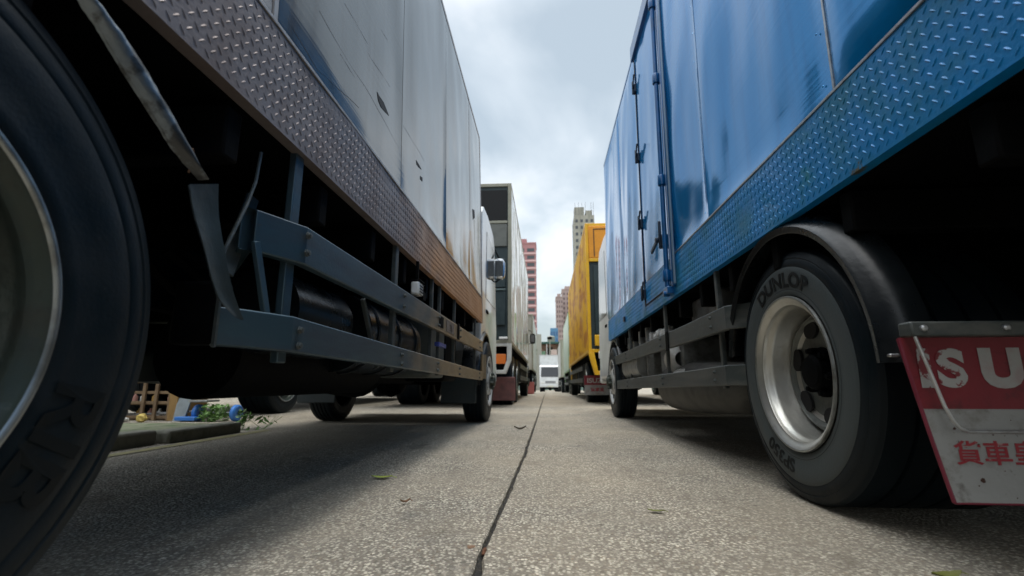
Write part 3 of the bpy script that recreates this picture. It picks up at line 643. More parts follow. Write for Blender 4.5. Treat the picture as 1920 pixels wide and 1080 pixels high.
# chipped mudguard over the near left wheel and its hanging rubber flap
MG_A = [(0.445, 0.945), (0.482, 0.925), (0.519, 0.898), (0.558, 0.875), (0.597, 0.847), (0.647, 0.816), (0.711, 0.775), (0.779, 0.749)]
MG_B = [(0.458, 0.961), (0.498, 0.941), (0.538, 0.915), (0.581, 0.899), (0.623, 0.88), (0.668, 0.849), (0.725, 0.809), (0.787, 0.757)]
def mgf(u, v):
    t = v*(len(MG_A)-1); i = min(len(MG_A)-2, int(t)); f = t-i
    a = [MG_A[i][k]+(MG_A[i+1][k]-MG_A[i][k])*f for k in (0,1)]; c = [MG_B[i][k]+(MG_B[i+1][k]-MG_B[i][k])*f for k in (0,1)]
    e = 0.0015*noise.noise(Vector((v*30, u*4, 2)))
    return (-0.632+0.012*math.sin(u*math.pi)+e, a[0]+(c[0]-a[0])*u+e, a[1]+(c[1]-a[1])*u)
mg = MB(); mg.grid(mgf, lin(0,1,7), lin(0,1,60)); mg.grid(lambda u, v: (mgf(u, v)[0]-0.006, mgf(u, v)[1], mgf(u, v)[2]), lin(0,1,7), lin(0,1,60))
mg.build('mudguard', M_fendsteel, RL, smooth=50, fix=False)
fl = MB()
FL_L = [(0.75,0.729),(0.773,0.683),(0.795,0.644),(0.833,0.577),(0.865,0.542),(0.914,0.518)]
FL_R = [(0.822,0.761),(0.835,0.706),(0.847,0.666),(0.873,0.608),(0.906,0.561),(0.947,0.511)]
def flapf(u, v):   # u across 0..1, v down 0..1
    t = v*5; i = min(4, int(t)); f = t-i
    l = [FL_L[i][k]+(FL_L[i+1][k]-FL_L[i][k])*f for k in (0,1)]; r = [FL_R[i][k]+(FL_R[i+1][k]-FL_R[i][k])*f for k in (0,1)]
    return (-0.63-0.003*math.sin(u*3.1)-0.002*math.sin(v*9), l[0]+(r[0]-l[0])*u, l[1]+(r[1]-l[1])*u)
fl.grid(flapf, lin(0,1,8), lin(0,1,18)); fl.grid(lambda u, v: (lambda p: (p[0]-0.006, p[1]+0.004, p[2]))(flapf(u, v)), lin(0,1,8), lin(0,1,18))
fl.build('rubber_flap', M_rubflap, RL, smooth=50, fix=False)
sb = MB().tube([(-0.67,1.00,0.92),(-0.665,0.985,0.84),(-0.66,0.955,0.77),(-0.655,0.90,0.66),(-0.66,0.89,0.62)], 0.004, 6); sb.build('flap_cable', M_rail, RL)
wb = MB(); wb.tube([(-0.65,0.745,0.79),(-0.645,0.765,0.805),(-0.645,0.772,0.785),(-0.65,0.768,0.76)], 0.0022, 5); wb.build('wire_hook', mat('rusty wire', (0.16,0.08,0.04), 0.8), RL)
# wheels
w1 = wheel(RL, -0.635, 0.30, 0.452, 0.445, 0.262, 0.50, -1, 'dual', M_rimpaint, 128)
for txt, rb, sz, a0, of, sp_, ex_ in (('RIB', 0.300, 0.098, rad(-26), 0.002, 1.15, 0.0016),):
    tx = MB(); ring_text(tx, txt, -0.635, 0.30, 0.452, -1, 0.445, 0.262, 0.5, rb, sz, a0, 1, -1, of, 0, sp_, ex_); tx.build('raised_lettering', M_letter, w1, smooth=0)
wheel(RL, -0.635-1.79, 0.30, 0.445, 0.445, 0.262, 0.50, 1, 'dual', M_rimpaint, 40, False)
wheel(RL, -0.60, 5.08, 0.41, 0.41, 0.25, 0.24, -1, 'front', M_rimpale, 64)
wheel(RL, -2.40, 5.08, 0.41, 0.41, 0.25, 0.24, 1, 'front', M_rimpale, 40, False)
fp = MB().box(-0.66,-1.0,4.53,4.55,0.20,0.44); fp.build('front_mudflap', M_rubflap, RL, bevel=0.01)
fp = MB().box(-2.02,-2.4,4.53,4.55,0.20,0.46); fp.build('front_mudflap', M_rubflap, RL, bevel=0.01)
cab(RL, -0.655, -1, 4.76, 6.25, 2.30, 1.78, M_white, 0.45, 5.08, 0.41)
mirror(RL, -0.60, 6.05, 1.86, -1, 0.28, 0.155)
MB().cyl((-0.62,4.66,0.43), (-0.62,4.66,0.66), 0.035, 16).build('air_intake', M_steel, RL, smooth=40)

# =============================================================== RIGHT BLUE TRUCK (hero)
XR = 0.80; WR = 2.25; YR0, YR1 = -2.6, 6.13; RB = 0.912; RP = 1.165; RT = 3.32; LR = 0.010  # unseen rear of the box stretched past the camera to keep light out
RR = thing('box_truck', (XR+WR/2, 2.4, 0), 'glossy blue box truck with side door and tread plate skirt, nearest on the right', 'truck', 'box trucks parked in the right row')
MB().box(XR+0.055, XR+WR-0.014, YR0+0.02, YR1-0.01, RB+0.035, RT-0.02).build('box_body', M_bluedk, RR, lean=LR)
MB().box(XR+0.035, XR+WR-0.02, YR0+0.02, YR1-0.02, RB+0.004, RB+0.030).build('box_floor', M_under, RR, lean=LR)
DY0, DY1 = 3.03, 3.79
for a, c, sd in ((YR0, 2.98, 2), (3.835, YR1-0.002, 3)):
    o = tread_plate(RR, XR-0.003, 1, a, c, RB, RP, M_plateR, LR, seed=sd); flip_toward(o, -1)
o = tread_plate(RR, XR-0.003, 1, DY0+0.004, DY1-0.004, 1.000, RP, M_plateR, LR, seed=5); flip_toward(o, -1)
o = tread_plate(RR, XR-0.003, 1, 2.982, 3.833, RB, 0.985, M_plateR, LR, seed=6); flip_toward(o, -1)
MB().box(XR-0.0065, XR+0.004, YR0, 2.975, RP+0.001, RP+0.009).build('trim_strip', M_bare, RR, lean=LR, bevel=0.001)
MB().box(XR-0.003, XR+0.004, 3.84, YR1-0.002, RP+0.001, RP+0.006).build('trim_strip', M_bluedk, RR, lean=LR, bevel=0.001)
sr = [YR0, 0.0, 1.232, 2.27, 2.98]
for k, (a, c) in enumerate(zip(sr, sr[1:])):
    o = wavy_panel(RR, XR, 1, a+0.003, c-0.003, RP+0.011, RT-0.03, M_boxR, 0.032, 31+k*5.7, LR, sy=1.5, sz=0.5); flip_toward(o, -1)
for k, (a, c) in enumerate(((3.84,4.82),(4.82,YR1))):
    o = wavy_panel(RR, XR, 1, a+0.003, c-0.003, RP+0.008, RT-0.03, M_boxR, 0.020, 71+k*5.7, LR, sy=1.7, sz=0.5); flip_toward(o, -1)
MB().box(XR-0.0045, XR+0.004, 1.2275, 1.2355, RP+0.012, RT-0.03).build('seam_strip', M_bare, RR, lean=LR)
door = wavy_panel(RR, XR-0.002, 1, DY0+0.004, DY1-0.004, RP+0.004, RT-0.11, M_boxR, 0.016, 91, LR, name='side_door', sy=1.9, sz=0.5); flip_toward(door, -1)
MB().box(XR-0.030, XR+0.004, YR0, 3.86, RT-0.105, RT+0.03).build('roof_rail', M_bluedk, RR, lean=LR, bevel=0.004)
MB().box(XR-0.003, XR+0.05, 3.87, YR1, RT-0.028, RT+0.005).build('roof_rail', M_bluedk, RR, lean=LR, bevel=0.003)
MB().box(XR+0.06, XR+WR, YR0, YR1, RT-0.018, RT+0.003).build('roof', M_bluedk, RR, lean=LR)
MB().box(XR+WR-0.012, XR+WR, YR0, YR1, RB, RT-0.02).build('far_side_wall', M_bluedk, RR, lean=LR)
gk = MB()   # dark door gasket round the lower corner
gk.tube([(XR-0.006,3.81,RT-0.12),(XR-0.006,3.81,1.04),(XR-0.006,3.785,0.998),(XR-0.006,3.74,0.992),(XR-0.006,3.05,0.992)], 0.0045, 6)
gk.build('door_gasket', M_seam, RR, lean=LR)
rd = MB()
rd.cyl((XR-0.030,3.005,0.985), (XR-0.030,3.005,RT-0.02), 0.0155, 14); rd.build('lock_rod', M_bluedk, RR, lean=LR, smooth=40)
rd = MB().box(XR-0.026, XR-0.003, 2.895, 2.935, 0.965, RT-0.10); rd.build('door_channel', M_bluedk, RR, lean=LR, bevel=0.006)
rd = MB().cyl((XR-0.020,2.862,0.975), (XR-0.020,2.862,RT-0.10), 0.0085, 10); rd.build('lock_rod', mat('pale grey blue rod', (0.16,0.24,0.33), 0.4, 0.4), RR, lean=LR, smooth=40)
for zz in (1.055, 1.70, 2.45, 3.05):
    k = MB(); k.box(XR-0.050, XR-0.003, 2.985, 3.03, zz-0.028, zz+0.028); k.lathe([(-0.035,0.024),(-0.03,0.026),(0.03,0.026),(0.035,0.024)], (XR-0.030,3.005,zz), 'Z', 1, 14)
    k.build('rod_bracket', M_bluedk, RR, lean=LR, bevel=0.004)
k = MB(); k.box(XR-0.045, XR-0.003, 2.95, 3.05, 0.93, 0.975); k.cyl((XR-0.02,3.0,0.935), (XR-0.06,3.0,0.935), 0.018, 10); k.build('rod_foot', M_bluedk, RR, lean=LR, bevel=0.004)
M_iron = mat('dark latch iron', (0.03,0.045,0.07), 0.4, 0.5)
for zz in (2.93, 2.28, 1.69, 1.10):
    k = MB(); k.box(XR-0.022, XR-0.004, 3.775, 3.835, zz-0.055, zz+0.02); k.cyl((XR-0.03,3.80,zz-0.07), (XR-0.03,3.80,zz+0.05), 0.010, 8)
    k.obox((XR-0.032,3.80,zz-0.02), (XR-0.034,3.72,zz+0.07), 0.012, 0.016); k.build('door_hinge', M_iron, RR, lean=LR, bevel=0.003)
k = MB(); k.box(XR-0.026, XR-0.003, 3.10, 3.18, 1.28, 1.36); k.cyl((XR-0.03,3.13,1.27), (XR-0.03,3.13,1.46), 0.011, 8); k.obox((XR-0.045,3.13,1.33), (XR-0.05,3.30,1.29), 0.016, 0.026); k.cyl((XR-0.04,3.14,1.33),(XR-0.06,3.14,1.33),0.02,10)
k.build('door_handle', M_iron, RR, lean=LR, bevel=0.003)
k = MB().box(XR-0.02, XR-0.003, 4.80, 4.86, 0.995, 1.045); k.build('door_catch', M_iron, RR, lean=LR, bevel=0.004)
rv = MB()
for yy in (0.05+1.23, 2.31, 4.87):
    zz = RP+0.05
    while zz < RT-0.1: rv.lathe([(0,0.004),(-0.0018,0.003),(-0.0022,0)], (XR-0.001, yy, zz), 'X', 1, 6); zz += 0.17
rv.build('rivet_row', M_boxR, RR, lean=LR, smooth=0)
# rails
rail_sweep([(0.86,2.02,0.665,0.104),(0.785,2.13,0.665,0.104),(0.782,2.7,0.658,0.10),(0.782,4.0,0.65,0.098),(0.782,5.98,0.64,0.095)], 0.1, 0.03, M_rail, 'side_rail', RR, -1)
rail_sweep([(0.86,2.06,0.418,0.088),(0.785,2.18,0.417,0.088),(0.782,2.7,0.408,0.088),(0.782,4.0,0.392,0.09),(0.782,5.75,0.368,0.09)], 0.1, 0.03, M_rail, 'side_rail', RR, -1)
for y in (2.30, 3.32, 4.75, 5.6):
    MB().box(0.815, 0.835, y-0.015, y+0.015, 0.36, 0.925).build('rail_post', M_rail, RR, bevel=0.003)
MB().box(0.776, 0.781, 3.10, 3.17, 0.59, 0.71).build('rail_bracket', M_black, RR, bevel=0.002)
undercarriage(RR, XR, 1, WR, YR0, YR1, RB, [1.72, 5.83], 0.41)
bolts(RR, [(0.7795, y, 0.666-0.0065*(y-2)+dz) for y in (2.30,3.32,4.75,5.6) for dz in (-0.022,0.022)]+[(0.7795, y, 0.417-0.0137*(y-2.1)+dz) for y in (2.30,3.32,4.75,5.6) for dz in (-0.02,0.02)], -1)
# machinery behind the rails
M_alu = mat('dull cast aluminium', (0.30,0.31,0.30), 0.45, 0.6, var=0.7, vcol=(0.10,0.09,0.08), vscale=14, bump=0.3, bscale=30)
M_rag = mat('white lagging cloth', (0.72,0.72,0.70), 0.9, var=0.4, vcol=(0.4,0.38,0.35), vscale=20, bump=0.6, bscale=60)
rg = MB(); rnd = random.Random(4)
for k in range(9):
    cx, cy, cz = 0.86+rnd.random()*0.07, 3.45+k*0.085, 0.735+rnd.random()*0.04; rr_ = 0.032+rnd.random()*0.022
    vs = []; fs = []
    for i in range(7):
        for jn_ in range(10):
            th = math.pi*i/6; ph = 2*math.pi*jn_/10; q = rr_*(1+0.35*noise.noise(Vector((i*0.8, jn_*0.8, k))))
            vs.append((cx+q*math.sin(th)*math.cos(ph), cy+1.2*q*math.sin(th)*math.sin(ph), cz+q*math.cos(th)))
    for i in range(6):
        for jn_ in range(10): fs.append((i*10+jn_, i*10+(jn_+1)%10, (i+1)*10+(jn_+1)%10, (i+1)*10+jn_))
    rg.add(vs, fs)
rg.build('pipe_lagging', M_rag, RR, smooth=60)
MB().box(0.92,1.25,3.35,3.95,0.46,0.70).build('battery_box', M_alu, RR, bevel=0.02)
k = MB(); k.lathe([(-0.09,0.05),(-0.06,0.09),(0,0.10),(0.06,0.09),(0.09,0.05),(0.10,0)], (0.93,3.45,0.55), 'Y', 1, 18); k.lathe([(-0.09,0.04),(-0.05,0.06),(0.05,0.06),(0.09,0.04)], (0.90,3.28,0.42), 'Y', 1, 14); k.build('air_dryer', M_rag, RR, smooth=50)
MB().box(0.90,1.30,2.5,3.0,0.72,0.88).build('relay_box', M_alu, RR, bevel=0.02)
k = MB(); k.cyl((0.95,4.35,0.55), (0.95,5.2,0.55), 0.15, 26); k.build('fuel_tank', M_alu, RR, smooth=40)
k = MB()
for s_ in range(4): k.tube([(0.86+0.02*s_, 4.2+t*0.09, 0.62+0.05*s_+0.03*math.sin(t*0.7+s_)) for t in range(16)], 0.010, 6)
for yy in (4.1,4.4,4.7,5.0): k.box(0.85,0.90,yy,yy+0.05,0.45,0.85)
k.build('pipe_cluster', M_alu, RR, smooth=40)
gb = MB(); gb.lathe([(-0.9,0.05),(-0.8,0.13),(0,0.17),(0.5,0.17),(0.6,0.08)], (1.02,3.3,0.36), 'Y', 1, 22); gb.build('silencer', mat('grimy silencer steel', (0.09,0.088,0.08), 0.6, 0.3, var=0.7, vscale=9), RR, smooth=40)
# rear wheel with lettering
R_, r_ = 0.42, 0.250
w2 = wheel(RR, 0.832, 1.72, 0.42, R_, r_, 0.46, 1, 'dual', M_rim, 128)
ring = MB().lathe([(side_off(R_, r_, 0.46, q)-0.0008, q) for q in lin(r_+0.014, R_-0.058, 14)], (0.832, 1.72, 0.42), 'X', 1, 128)
ring.build('dusty_sidewall', M_sidegrey, w2, smooth=60)
for ci, (txt, a0, sz, of, sh) in enumerate((('DUNLOP', rad(90), 0.070, 0.0024, 0.0), ('SP350', rad(-67), 0.062, 0.0014, 0.0))):
    tx = MB(); ring_text(tx, txt, 0.832, 1.72, 0.42, 1, R_, r_, 0.46, r_+0.044, sz, a0, 1, 1, of, sh, 1.3 if ci == 0 else 1.2, 0.0022); tx.build('raised_lettering', M_letter, w2, smooth=0)
wheel(RR, 0.80+2.2, 1.72, 0.41, 0.41, 0.25, 0.46, -1, 'dual', M_rimpaint, 40, False)
wheel(RR, 0.775, 5.83, 0.405, 0.405, 0.25, 0.24, 1, 'front', M_rimpale, 64)
wheel(RR, 2.62, 5.83, 0.405, 0.405, 0.25, 0.24, -1, 'front', M_rimpale, 40, False)
# black plastic fender around the rear wheel
fr = []; n = 40
for k in range(n):
    t = rad(188)-rad(188+8)*k/(n-1); t = math.pi - t
    t = rad(8)+rad(172)*k/(n-1)
    fr.append(((XR+0.002, 1.69, 0.43), (1,0,0), (0,math.cos(t),math.sin(t))))
FR = 0.49
MB().sweep(fr, [(0.0,FR-0.030),(0.003,FR-0.034),(0.008,FR-0.030),(0.008,FR-0.010),(0.035,FR+0.016),(0.07,FR+0.026),(0.10,FR+0.026),(0.10,FR+0.031),(0.065,FR+0.032),(0.03,FR+0.022),(0.018,FR+0.008),(0.002,FR-0.004),(-0.004,FR-0.012)]).build('mudguard', M_fend, RR, smooth=45)
MB().box(XR+0.006, XR+0.085, 1.185, 1.20, 0.442, 0.450).build('mudguard_clip', M_bare, RR, bevel=0.003)
# rear mud flap with lettering
YF = 1.10
MB().box(0.782, 2.9, YF-0.025, YF+0.015, 0.480, 0.512).build('flap_crossbar', M_rail, RR, bevel=0.004)
bb = MB()
for xx in (0.805, 0.97, 1.30): bb.lathe([(0,0.007),(-0.006,0.007),(-0.008,0.004),(-0.008,0)], (xx, YF-0.025, 0.497), 'Y', 1, 8)
bb.build('flap_bolt', M_bare, RR)
M_fred = mat('faded red mudflap', (0.17,0.007,0.016), 0.5, patch=[(6,0.58,0.72,(0.06,0.006,0.01)),(40,0.68,0.72,(0.03,0.02,0.02))], var=0.5, vcol=(0.12,0.006,0.012), vscale=8, bump=0.2, bscale=30)
M_fwht = mat('dirty white mudflap', (0.27,0.275,0.27), 0.55, patch=[(7,0.52,0.68,(0.13,0.12,0.10)),(45,0.64,0.68,(0.05,0.04,0.03)),(3,0.56,0.7,(0.17,0.13,0.11))], var=0.75, vcol=(0.07,0.06,0.05), vscale=16, vlo=0.58, vhi=0.68, bump=0.2, bscale=30)
M_wear = mat('worn white print', (0.34,0.34,0.33), 0.55, var=0.95, vcol=(0.16,0.007,0.015), vscale=24, vlo=0.50, vhi=0.53)
M_wht2 = mat('white print', (0.33,0.33,0.32), 0.55, var=0.5, vcol=(0.3,0.2,0.2), vscale=30)
M_rprint = mat('red print', (0.26,0.015,0.025), 0.55, var=0.6, vcol=(0.40,0.36,0.34), vscale=40, vlo=0.6, vhi=0.66)
def fx(z): return 0.776+0.053*(0.482-z)/0.34      # slanted left edge
ZM = 0.328; ZL = 0.142
def bendy(x, z): return YF+0.004 - 0.010*((0.48-z)/0.34)**2 + 0.004*math.sin(x*9)
def flap_part(z0, z1, m, nm, par):
    q = MB(); zs = lin(z0, z1, 12)
    q.grid(lambda u, z: (fx(z)+(1.36-fx(z))*u, bendy(fx(z)+(1.36-fx(z))*u, z), z), lin(0,1,14), zs)
    q.grid(lambda u, z: (fx(z)+(1.36-fx(z))*u, bendy(fx(z)+(1.36-fx(z))*u, z)+0.006, z), lin(0,1,14), zs)
    q.add([(fx(z), bendy(fx(z), z)+e, z) for z in zs for e in (0, 0.006)], [(2*i, 2*i+1, 2*i+3, 2*i+2) for i in range(len(zs)-1)])
    return q.build(nm, m, par, smooth=40, fix=False)
flp = flap_part(ZM, 0.480, M_fred, 'rear_mudflap', RR)
f2 = flap_part(ZL, ZM-0.0002, M_fwht, 'white_field', flp)
ed = MB(); ed.tube([(fx(z)-0.001, bendy(fx(z), z)+0.003, z) for z in lin(0.478, ZL, 10)], 0.0042, 6); ed.tube([(x, bendy(x, ZL)+0.003, ZL) for x in lin(fx(ZL), 1.36, 8)], 0.0035, 6)
ed.build('flap_edge', mat('dark red edge', (0.16,0.01,0.03), 0.5), flp, smooth=60)
def flat_text(txt, x0, z0, size, of, m, nm, par, sx=1.0, ext=0.0004):
    vs, fs = glyphs(txt, size, ext, of); mn = min(v[0] for v in vs)
    MB().add([(x0+(x-mn)*sx, bendy(x0+(x-mn)*sx, z0+y)-0.0012-max(0, z), z0+y) for x, y, z in vs], fs).build(nm, m, par, smooth=0)
flat_text('I', 0.806, 0.378, 0.106, 0.0060, M_wear, 'flap_letter', flp, 1.15)
flat_text('S', 0.843, 0.378, 0.106, 0.0050, M_wear, 'flap_letter', flp, 1.18)
flat_text('U', 0.932, 0.378, 0.106, 0.0065, M_wht2, 'flap_letter', flp, 1.10)
flat_text('Z', 1.026, 0.378, 0.106, 0.0050, M_wht2, 'flap_letter', flp, 1.15)
flat_text('U', 1.116, 0.378, 0.106, 0.0065, M_wht2, 'flap_letter', flp, 1.10)
flat_text('貨車皇', 0.846, 0.221, 0.050, 0.0008, M_rprint, 'flap_letter', flp, 1.12)
wr = MB(); pth = [(0.790,YF-0.020,0.480),(0.806,YF-0.022,0.41),(0.824,YF-0.022,0.335),(0.836,YF-0.022,0.305),(0.846,YF-0.022,0.291),(0.862,YF-0.022,0.284),(1.33,YF-0.022,0.284)]
wr.tube(pth, 0.0036, 8); wr.build('flap_wire', M_bare, RR, smooth=60)
sp_ = MB(); rnd = random.Random(12)
for k in range(34):
    z = ZL+0.01+rnd.random()*(ZM-ZL-0.02); x = fx(z)+0.02+rnd.random()*0.4; a = 0.0012+0.0035*rnd.random()**2; n = 7
    pts = [(x+a*1.3*math.cos(i*2*math.pi/n)*(0.6+0.6*rnd.random()), z+a*math.sin(i*2*math.pi/n)*(0.6+0.6*rnd.random())) for i in range(n)]
    sp_.add([(p, bendy(p, q)-0.0008, q) for p, q in pts], [tuple(range(n))])
sp_.build('rust_spots', mat('rust spot', (0.05,0.02,0.012), 0.8), flp, smooth=0)
MB().box(1.42,1.46,YF-0.4,YF+0.3,0.55,0.60).build('chassis_bracket', M_black, RR, bevel=0.005)
cab(RR, 0.815, 1, 6.22, 7.75, 2.45, 1.95, M_white, 0.45, 5.83+0.85, 0.41) if False else cab(RR, 0.835, 1, 6.20, 7.6, 2.45, 1.95, M_white, 0.45, 5.90, 0.41)
# =============================================================== further trucks
M_w2 = panel_mat('dirty pale box paint', (0.50,0.49,0.43), (0.40,0.38,0.32), 0.16, 0.15, 0.7, 0.7, (0.40,0.37,0.31), 0.4, 0.2, (0.2,0.18,0.15))
M_cream = mat('cream box frame', (0.27,0.265,0.205), 0.45, var=0.6, vcol=(0.2,0.18,0.13), vscale=6)
M_dkteal = mat('dark green tail lift panel', (0.012,0.028,0.032), 0.5, var=0.5, vcol=(0.04,0.06,0.06), vscale=5)
M_yel = panel_mat('yellow box paint', (0.80,0.45,0.005), (0.45,0.15,0.02), 0.5, 0.0, 0.12, 0.85, (0.60,0.25,0.03), 0.5, 0.1, (0.5,0.25,0.03), coat=0.0, f1=(2.2,(1,0.7,1.5),0.48,0.60))  # orange mottles are rippling reflections painted into the colour
M_yelf = mat('yellow frame paint', (0.78,0.43,0.01), 0.4, var=0.4, vcol=(0.5,0.25,0.02), vscale=5)
M_orgp = mat('orange header panel', (0.78,0.30,0.01), 0.45, var=0.3, vscale=5)
M_pinkflap = mat('faded red brown mudflap', (0.20,0.08,0.075), 0.6, var=0.7, vcol=(0.09,0.045,0.045), vscale=9)
def XYr(root, nm, m, x0, x1, y0, y1, z0, z1, bev=0.004, par=None): return MB().box(x0, x1, y0, y1, z0, z1).build(nm, m, par or root, bevel=bev)

L2x = -0.56; W2 = 2.3
T2 = simple_truck('box_truck', L2x, -1, 7.7, 15.2, 1.02, 3.80, W2, 'pale dirty box truck with open top hatch and dark green tail doors', 'box trucks parked in the left row',
    M_w2, M_cream, [9.2, 10.35, 14.0+1.9], 0.46, 0.29, 0.02, 3, None, 1.6, 2.5, M_dkteal, (9.2,10.7,12.2,13.7))
# rear face details
dr = MB(); dr.box(L2x-0.075, L2x-0.60, 7.70, 7.735, 2.66, 3.065); dr.build('header_board', mat('grey header board', (0.13,0.135,0.12), 0.6, var=0.5, vscale=6), T2, bevel=0.01)
XYr(T2, 'open_hatch', M_hole, L2x-0.08, L2x-1.9, 7.712, 7.728, 3.12, 3.68)
XYr(T2, 'hatch_sill', M_cream, L2x-0.07, L2x-1.95, 7.69, 7.72, 3.07, 3.115)
for (a, c, z0, z1) in ((0.10,0.36,1.95,2.45),(0.10,0.36,1.32,1.88),(0.44,0.70,1.32,2.45),(0.78,1.04,1.32,2.45),(1.12,1.5,1.32,2.45)): XYr(T2, 'tail_door_panel', M_dkteal, L2x-a, L2x-c, 7.69, 7.715, z0, z1, 0.01)
XYr(T2, 'door_bar', mat('grey green bar', (0.10,0.14,0.14), 0.5), L2x-0.10, L2x-1.6, 7.675, 7.69, 1.90, 1.93)
bf = MB(); bf.prism([(L2x-0.0,1.04),(L2x-0.0,0.76),(L2x-0.09,0.54),(L2x-1.3,0.54),(L2x-1.3,0.60),(L2x-0.13,0.60),(L2x-0.075,0.76),(L2x-0.075,0.98),(L2x-1.3,0.98),(L2x-1.3,1.04)], 7.70, 7.78, 'Y'); bf.build('rear_bumper', mat('white bumper paint', (0.55,0.55,0.52), 0.45, var=0.4, vscale=7), T2, bevel=0.008)
t = XYr(T2, 'tail_light', M_orange, L2x-0.09, L2x-0.26, 7.74, 7.79, 0.70, 0.86, 0.01); XYr(T2, 'tail_light', M_red, L2x-0.265, L2x-0.42, 7.74, 7.79, 0.70, 0.86, 0.01)
XYr(T2, 'lamp_housing', M_black, L2x-0.08, L2x-0.55, 7.80, 7.84, 0.61, 0.97)
k = MB().lathe([(0,0.05),(-0.03,0.045),(-0.045,0.03),(-0.05,0)], (L2x-0.30, 7.68, 1.16), 'Y', 1, 16).build('marker_lamp', M_orange, T2, smooth=50)
XYr(T2, 'number_lamp', M_clear, L2x-0.06, L2x-0.20, 7.66, 7.69, 1.09, 1.13, 0.01)
XYr(T2, 'rear_mudflap', M_pinkflap, L2x+0.02, L2x-0.52, 8.35, 8.37, 0.10, 0.50, 0.01)
mirror(T2, L2x+0.10, 16.3, 1.9, -1, 0.35, 0.2, M_black)

Yx = 0.79
T3 = simple_truck('box_truck', Yx, 1, 9.0, 16.4, 0.96, 3.48, 2.25, 'bright yellow box truck with wavy orange reflections painted into its side, behind the blue truck', 'box trucks parked in the right row',
    M_yel, M_yelf, [10.6, 16.4+0.9], 0.42, 0.26, 0.028, 17, mat('yellow cab paint', (0.7,0.42,0.02), 0.35), 1.5, 2.4, M_dkteal, (10.6,12.2,13.8,15.2))
XYr(T3, 'header_panel', M_orgp, Yx+0.062, Yx+2.18, 8.985, 9.02, 2.77, 3.42, 0.01)
hl = MB()
for a in ((0.16,0.175,2.80,3.36),(0.175,1.9,3.345,3.36)): hl.box(Yx+a[0], Yx+a[1], 8.975, 8.984, a[2], a[3])
hl.build('header_seam', M_seam, T3)
XYr(T3, 'door_seam', M_yelf, Yx+0.062, Yx+2.18, 8.98, 9.02, 2.70, 2.765, 0.01)
for a in (0.14, 0.75, 1.35): XYr(T3, 'tail_door_rib', M_dkteal, Yx+a, Yx+a+0.5, 8.99, 9.025, 1.3, 2.62, 0.01)
XYr(T3, 'yellow_block', M_yelf, Yx+0.12, Yx+0.32, 8.96, 9.02, 1.08, 1.28, 0.01)
bf = MB(); bf.prism([(Yx-0.01,0.96),(Yx+0.10,0.96),(Yx+0.16,0.62),(Yx+0.42,0.62),(Yx+0.42,0.545),(Yx+0.10,0.545)], 8.98, 9.10, 'Y'); bf.build('rear_bumper', M_yelf, T3, bevel=0.006)
XYr(T3, 'tail_light', M_clear, Yx+0.18, Yx+0.34, 8.97, 9.05, 0.84, 0.98, 0.02)
XYr(T3, 'lamp_housing', M_black, Yx+0.17, Yx+0.9, 9.06, 9.10, 0.62, 0.95)
fy = XYr(T3, 'rear_mudflap', M_fwht, Yx-0.03, Yx+0.50, 9.9, 9.915, 0.16, 0.55, 0.004)
XYr(T3, 'red_field', M_fred, Yx-0.03, Yx+0.50, 9.893, 9.898, 0.36, 0.55, 0, fy)
for txt, z0, s, m_ in (('ISUZU', 0.405, 0.13, M_wht2), ('貨車皇', 0.24, 0.08, M_rprint)):
    vs, fs = glyphs(txt, s, 0.001, 0.004 if m_ is M_wht2 else 0.0015); MB().add([(Yx+0.23+x*1.15, 9.889-max(0, z) if m_ is M_wht2 else 9.896-max(0, z), z0+y) for x, y, z in vs], fs).build('flap_letter', m_, fy, smooth=0)

M_grn = mat('light green truck paint', (0.22,0.38,0.16), 0.4, var=0.3, vscale=3)
T4 = simple_truck('box_truck', 0.92, 1, 19.6, 25.5, 0.95, 3.35, 2.2, 'light green and white truck just showing past the yellow truck', 'box trucks parked in the right row',
    mat('pale green box paint', (0.55,0.66,0.52), 0.35, var=0.3, vscale=3), M_grn, [21.0, 26.4], 0.42, 0.26, 0.01, 27, M_grn, 1.5, 2.4, M_grn, (), wdetail=False)
XYr(T4, 'rear_lower_panel', M_grn, 0.90, 2.0, 19.52, 19.56, 0.6, 1.9, 0.01)
T5 = simple_truck('box_truck', -0.50, -1, 18.4, 24.5, 0.95, 3.1, 2.2, 'white truck with pinkish mudflap just past the pale box truck', 'box trucks parked in the left row',
    mat('off white box paint', (0.55,0.55,0.52), 0.35, var=0.3, vscale=3), M_cream, [19.9, 25.4], 0.42, 0.26, 0.01, 37, M_white, 1.5, 2.4, M_w2, (), wdetail=False)
XYr(T5, 'rear_mudflap', mat('pinkish mudflap', (0.35,0.10,0.09), 0.6), -0.48, -0.95, 18.7, 18.72, 0.05, 0.50, 0.01)
T6 = simple_truck('box_truck', 0.86, 1, 29.0, 36, 0.95, 3.2, 2.2, 'pale truck farthest along the right row, past the light green truck', 'box trucks parked in the right row',
    MC['off white box paint'], M_cream, [30.4, 36.9], 0.42, 0.26, 0.01, 47, M_white, 1.5, 2.4, M_w2, (), wdetail=False)
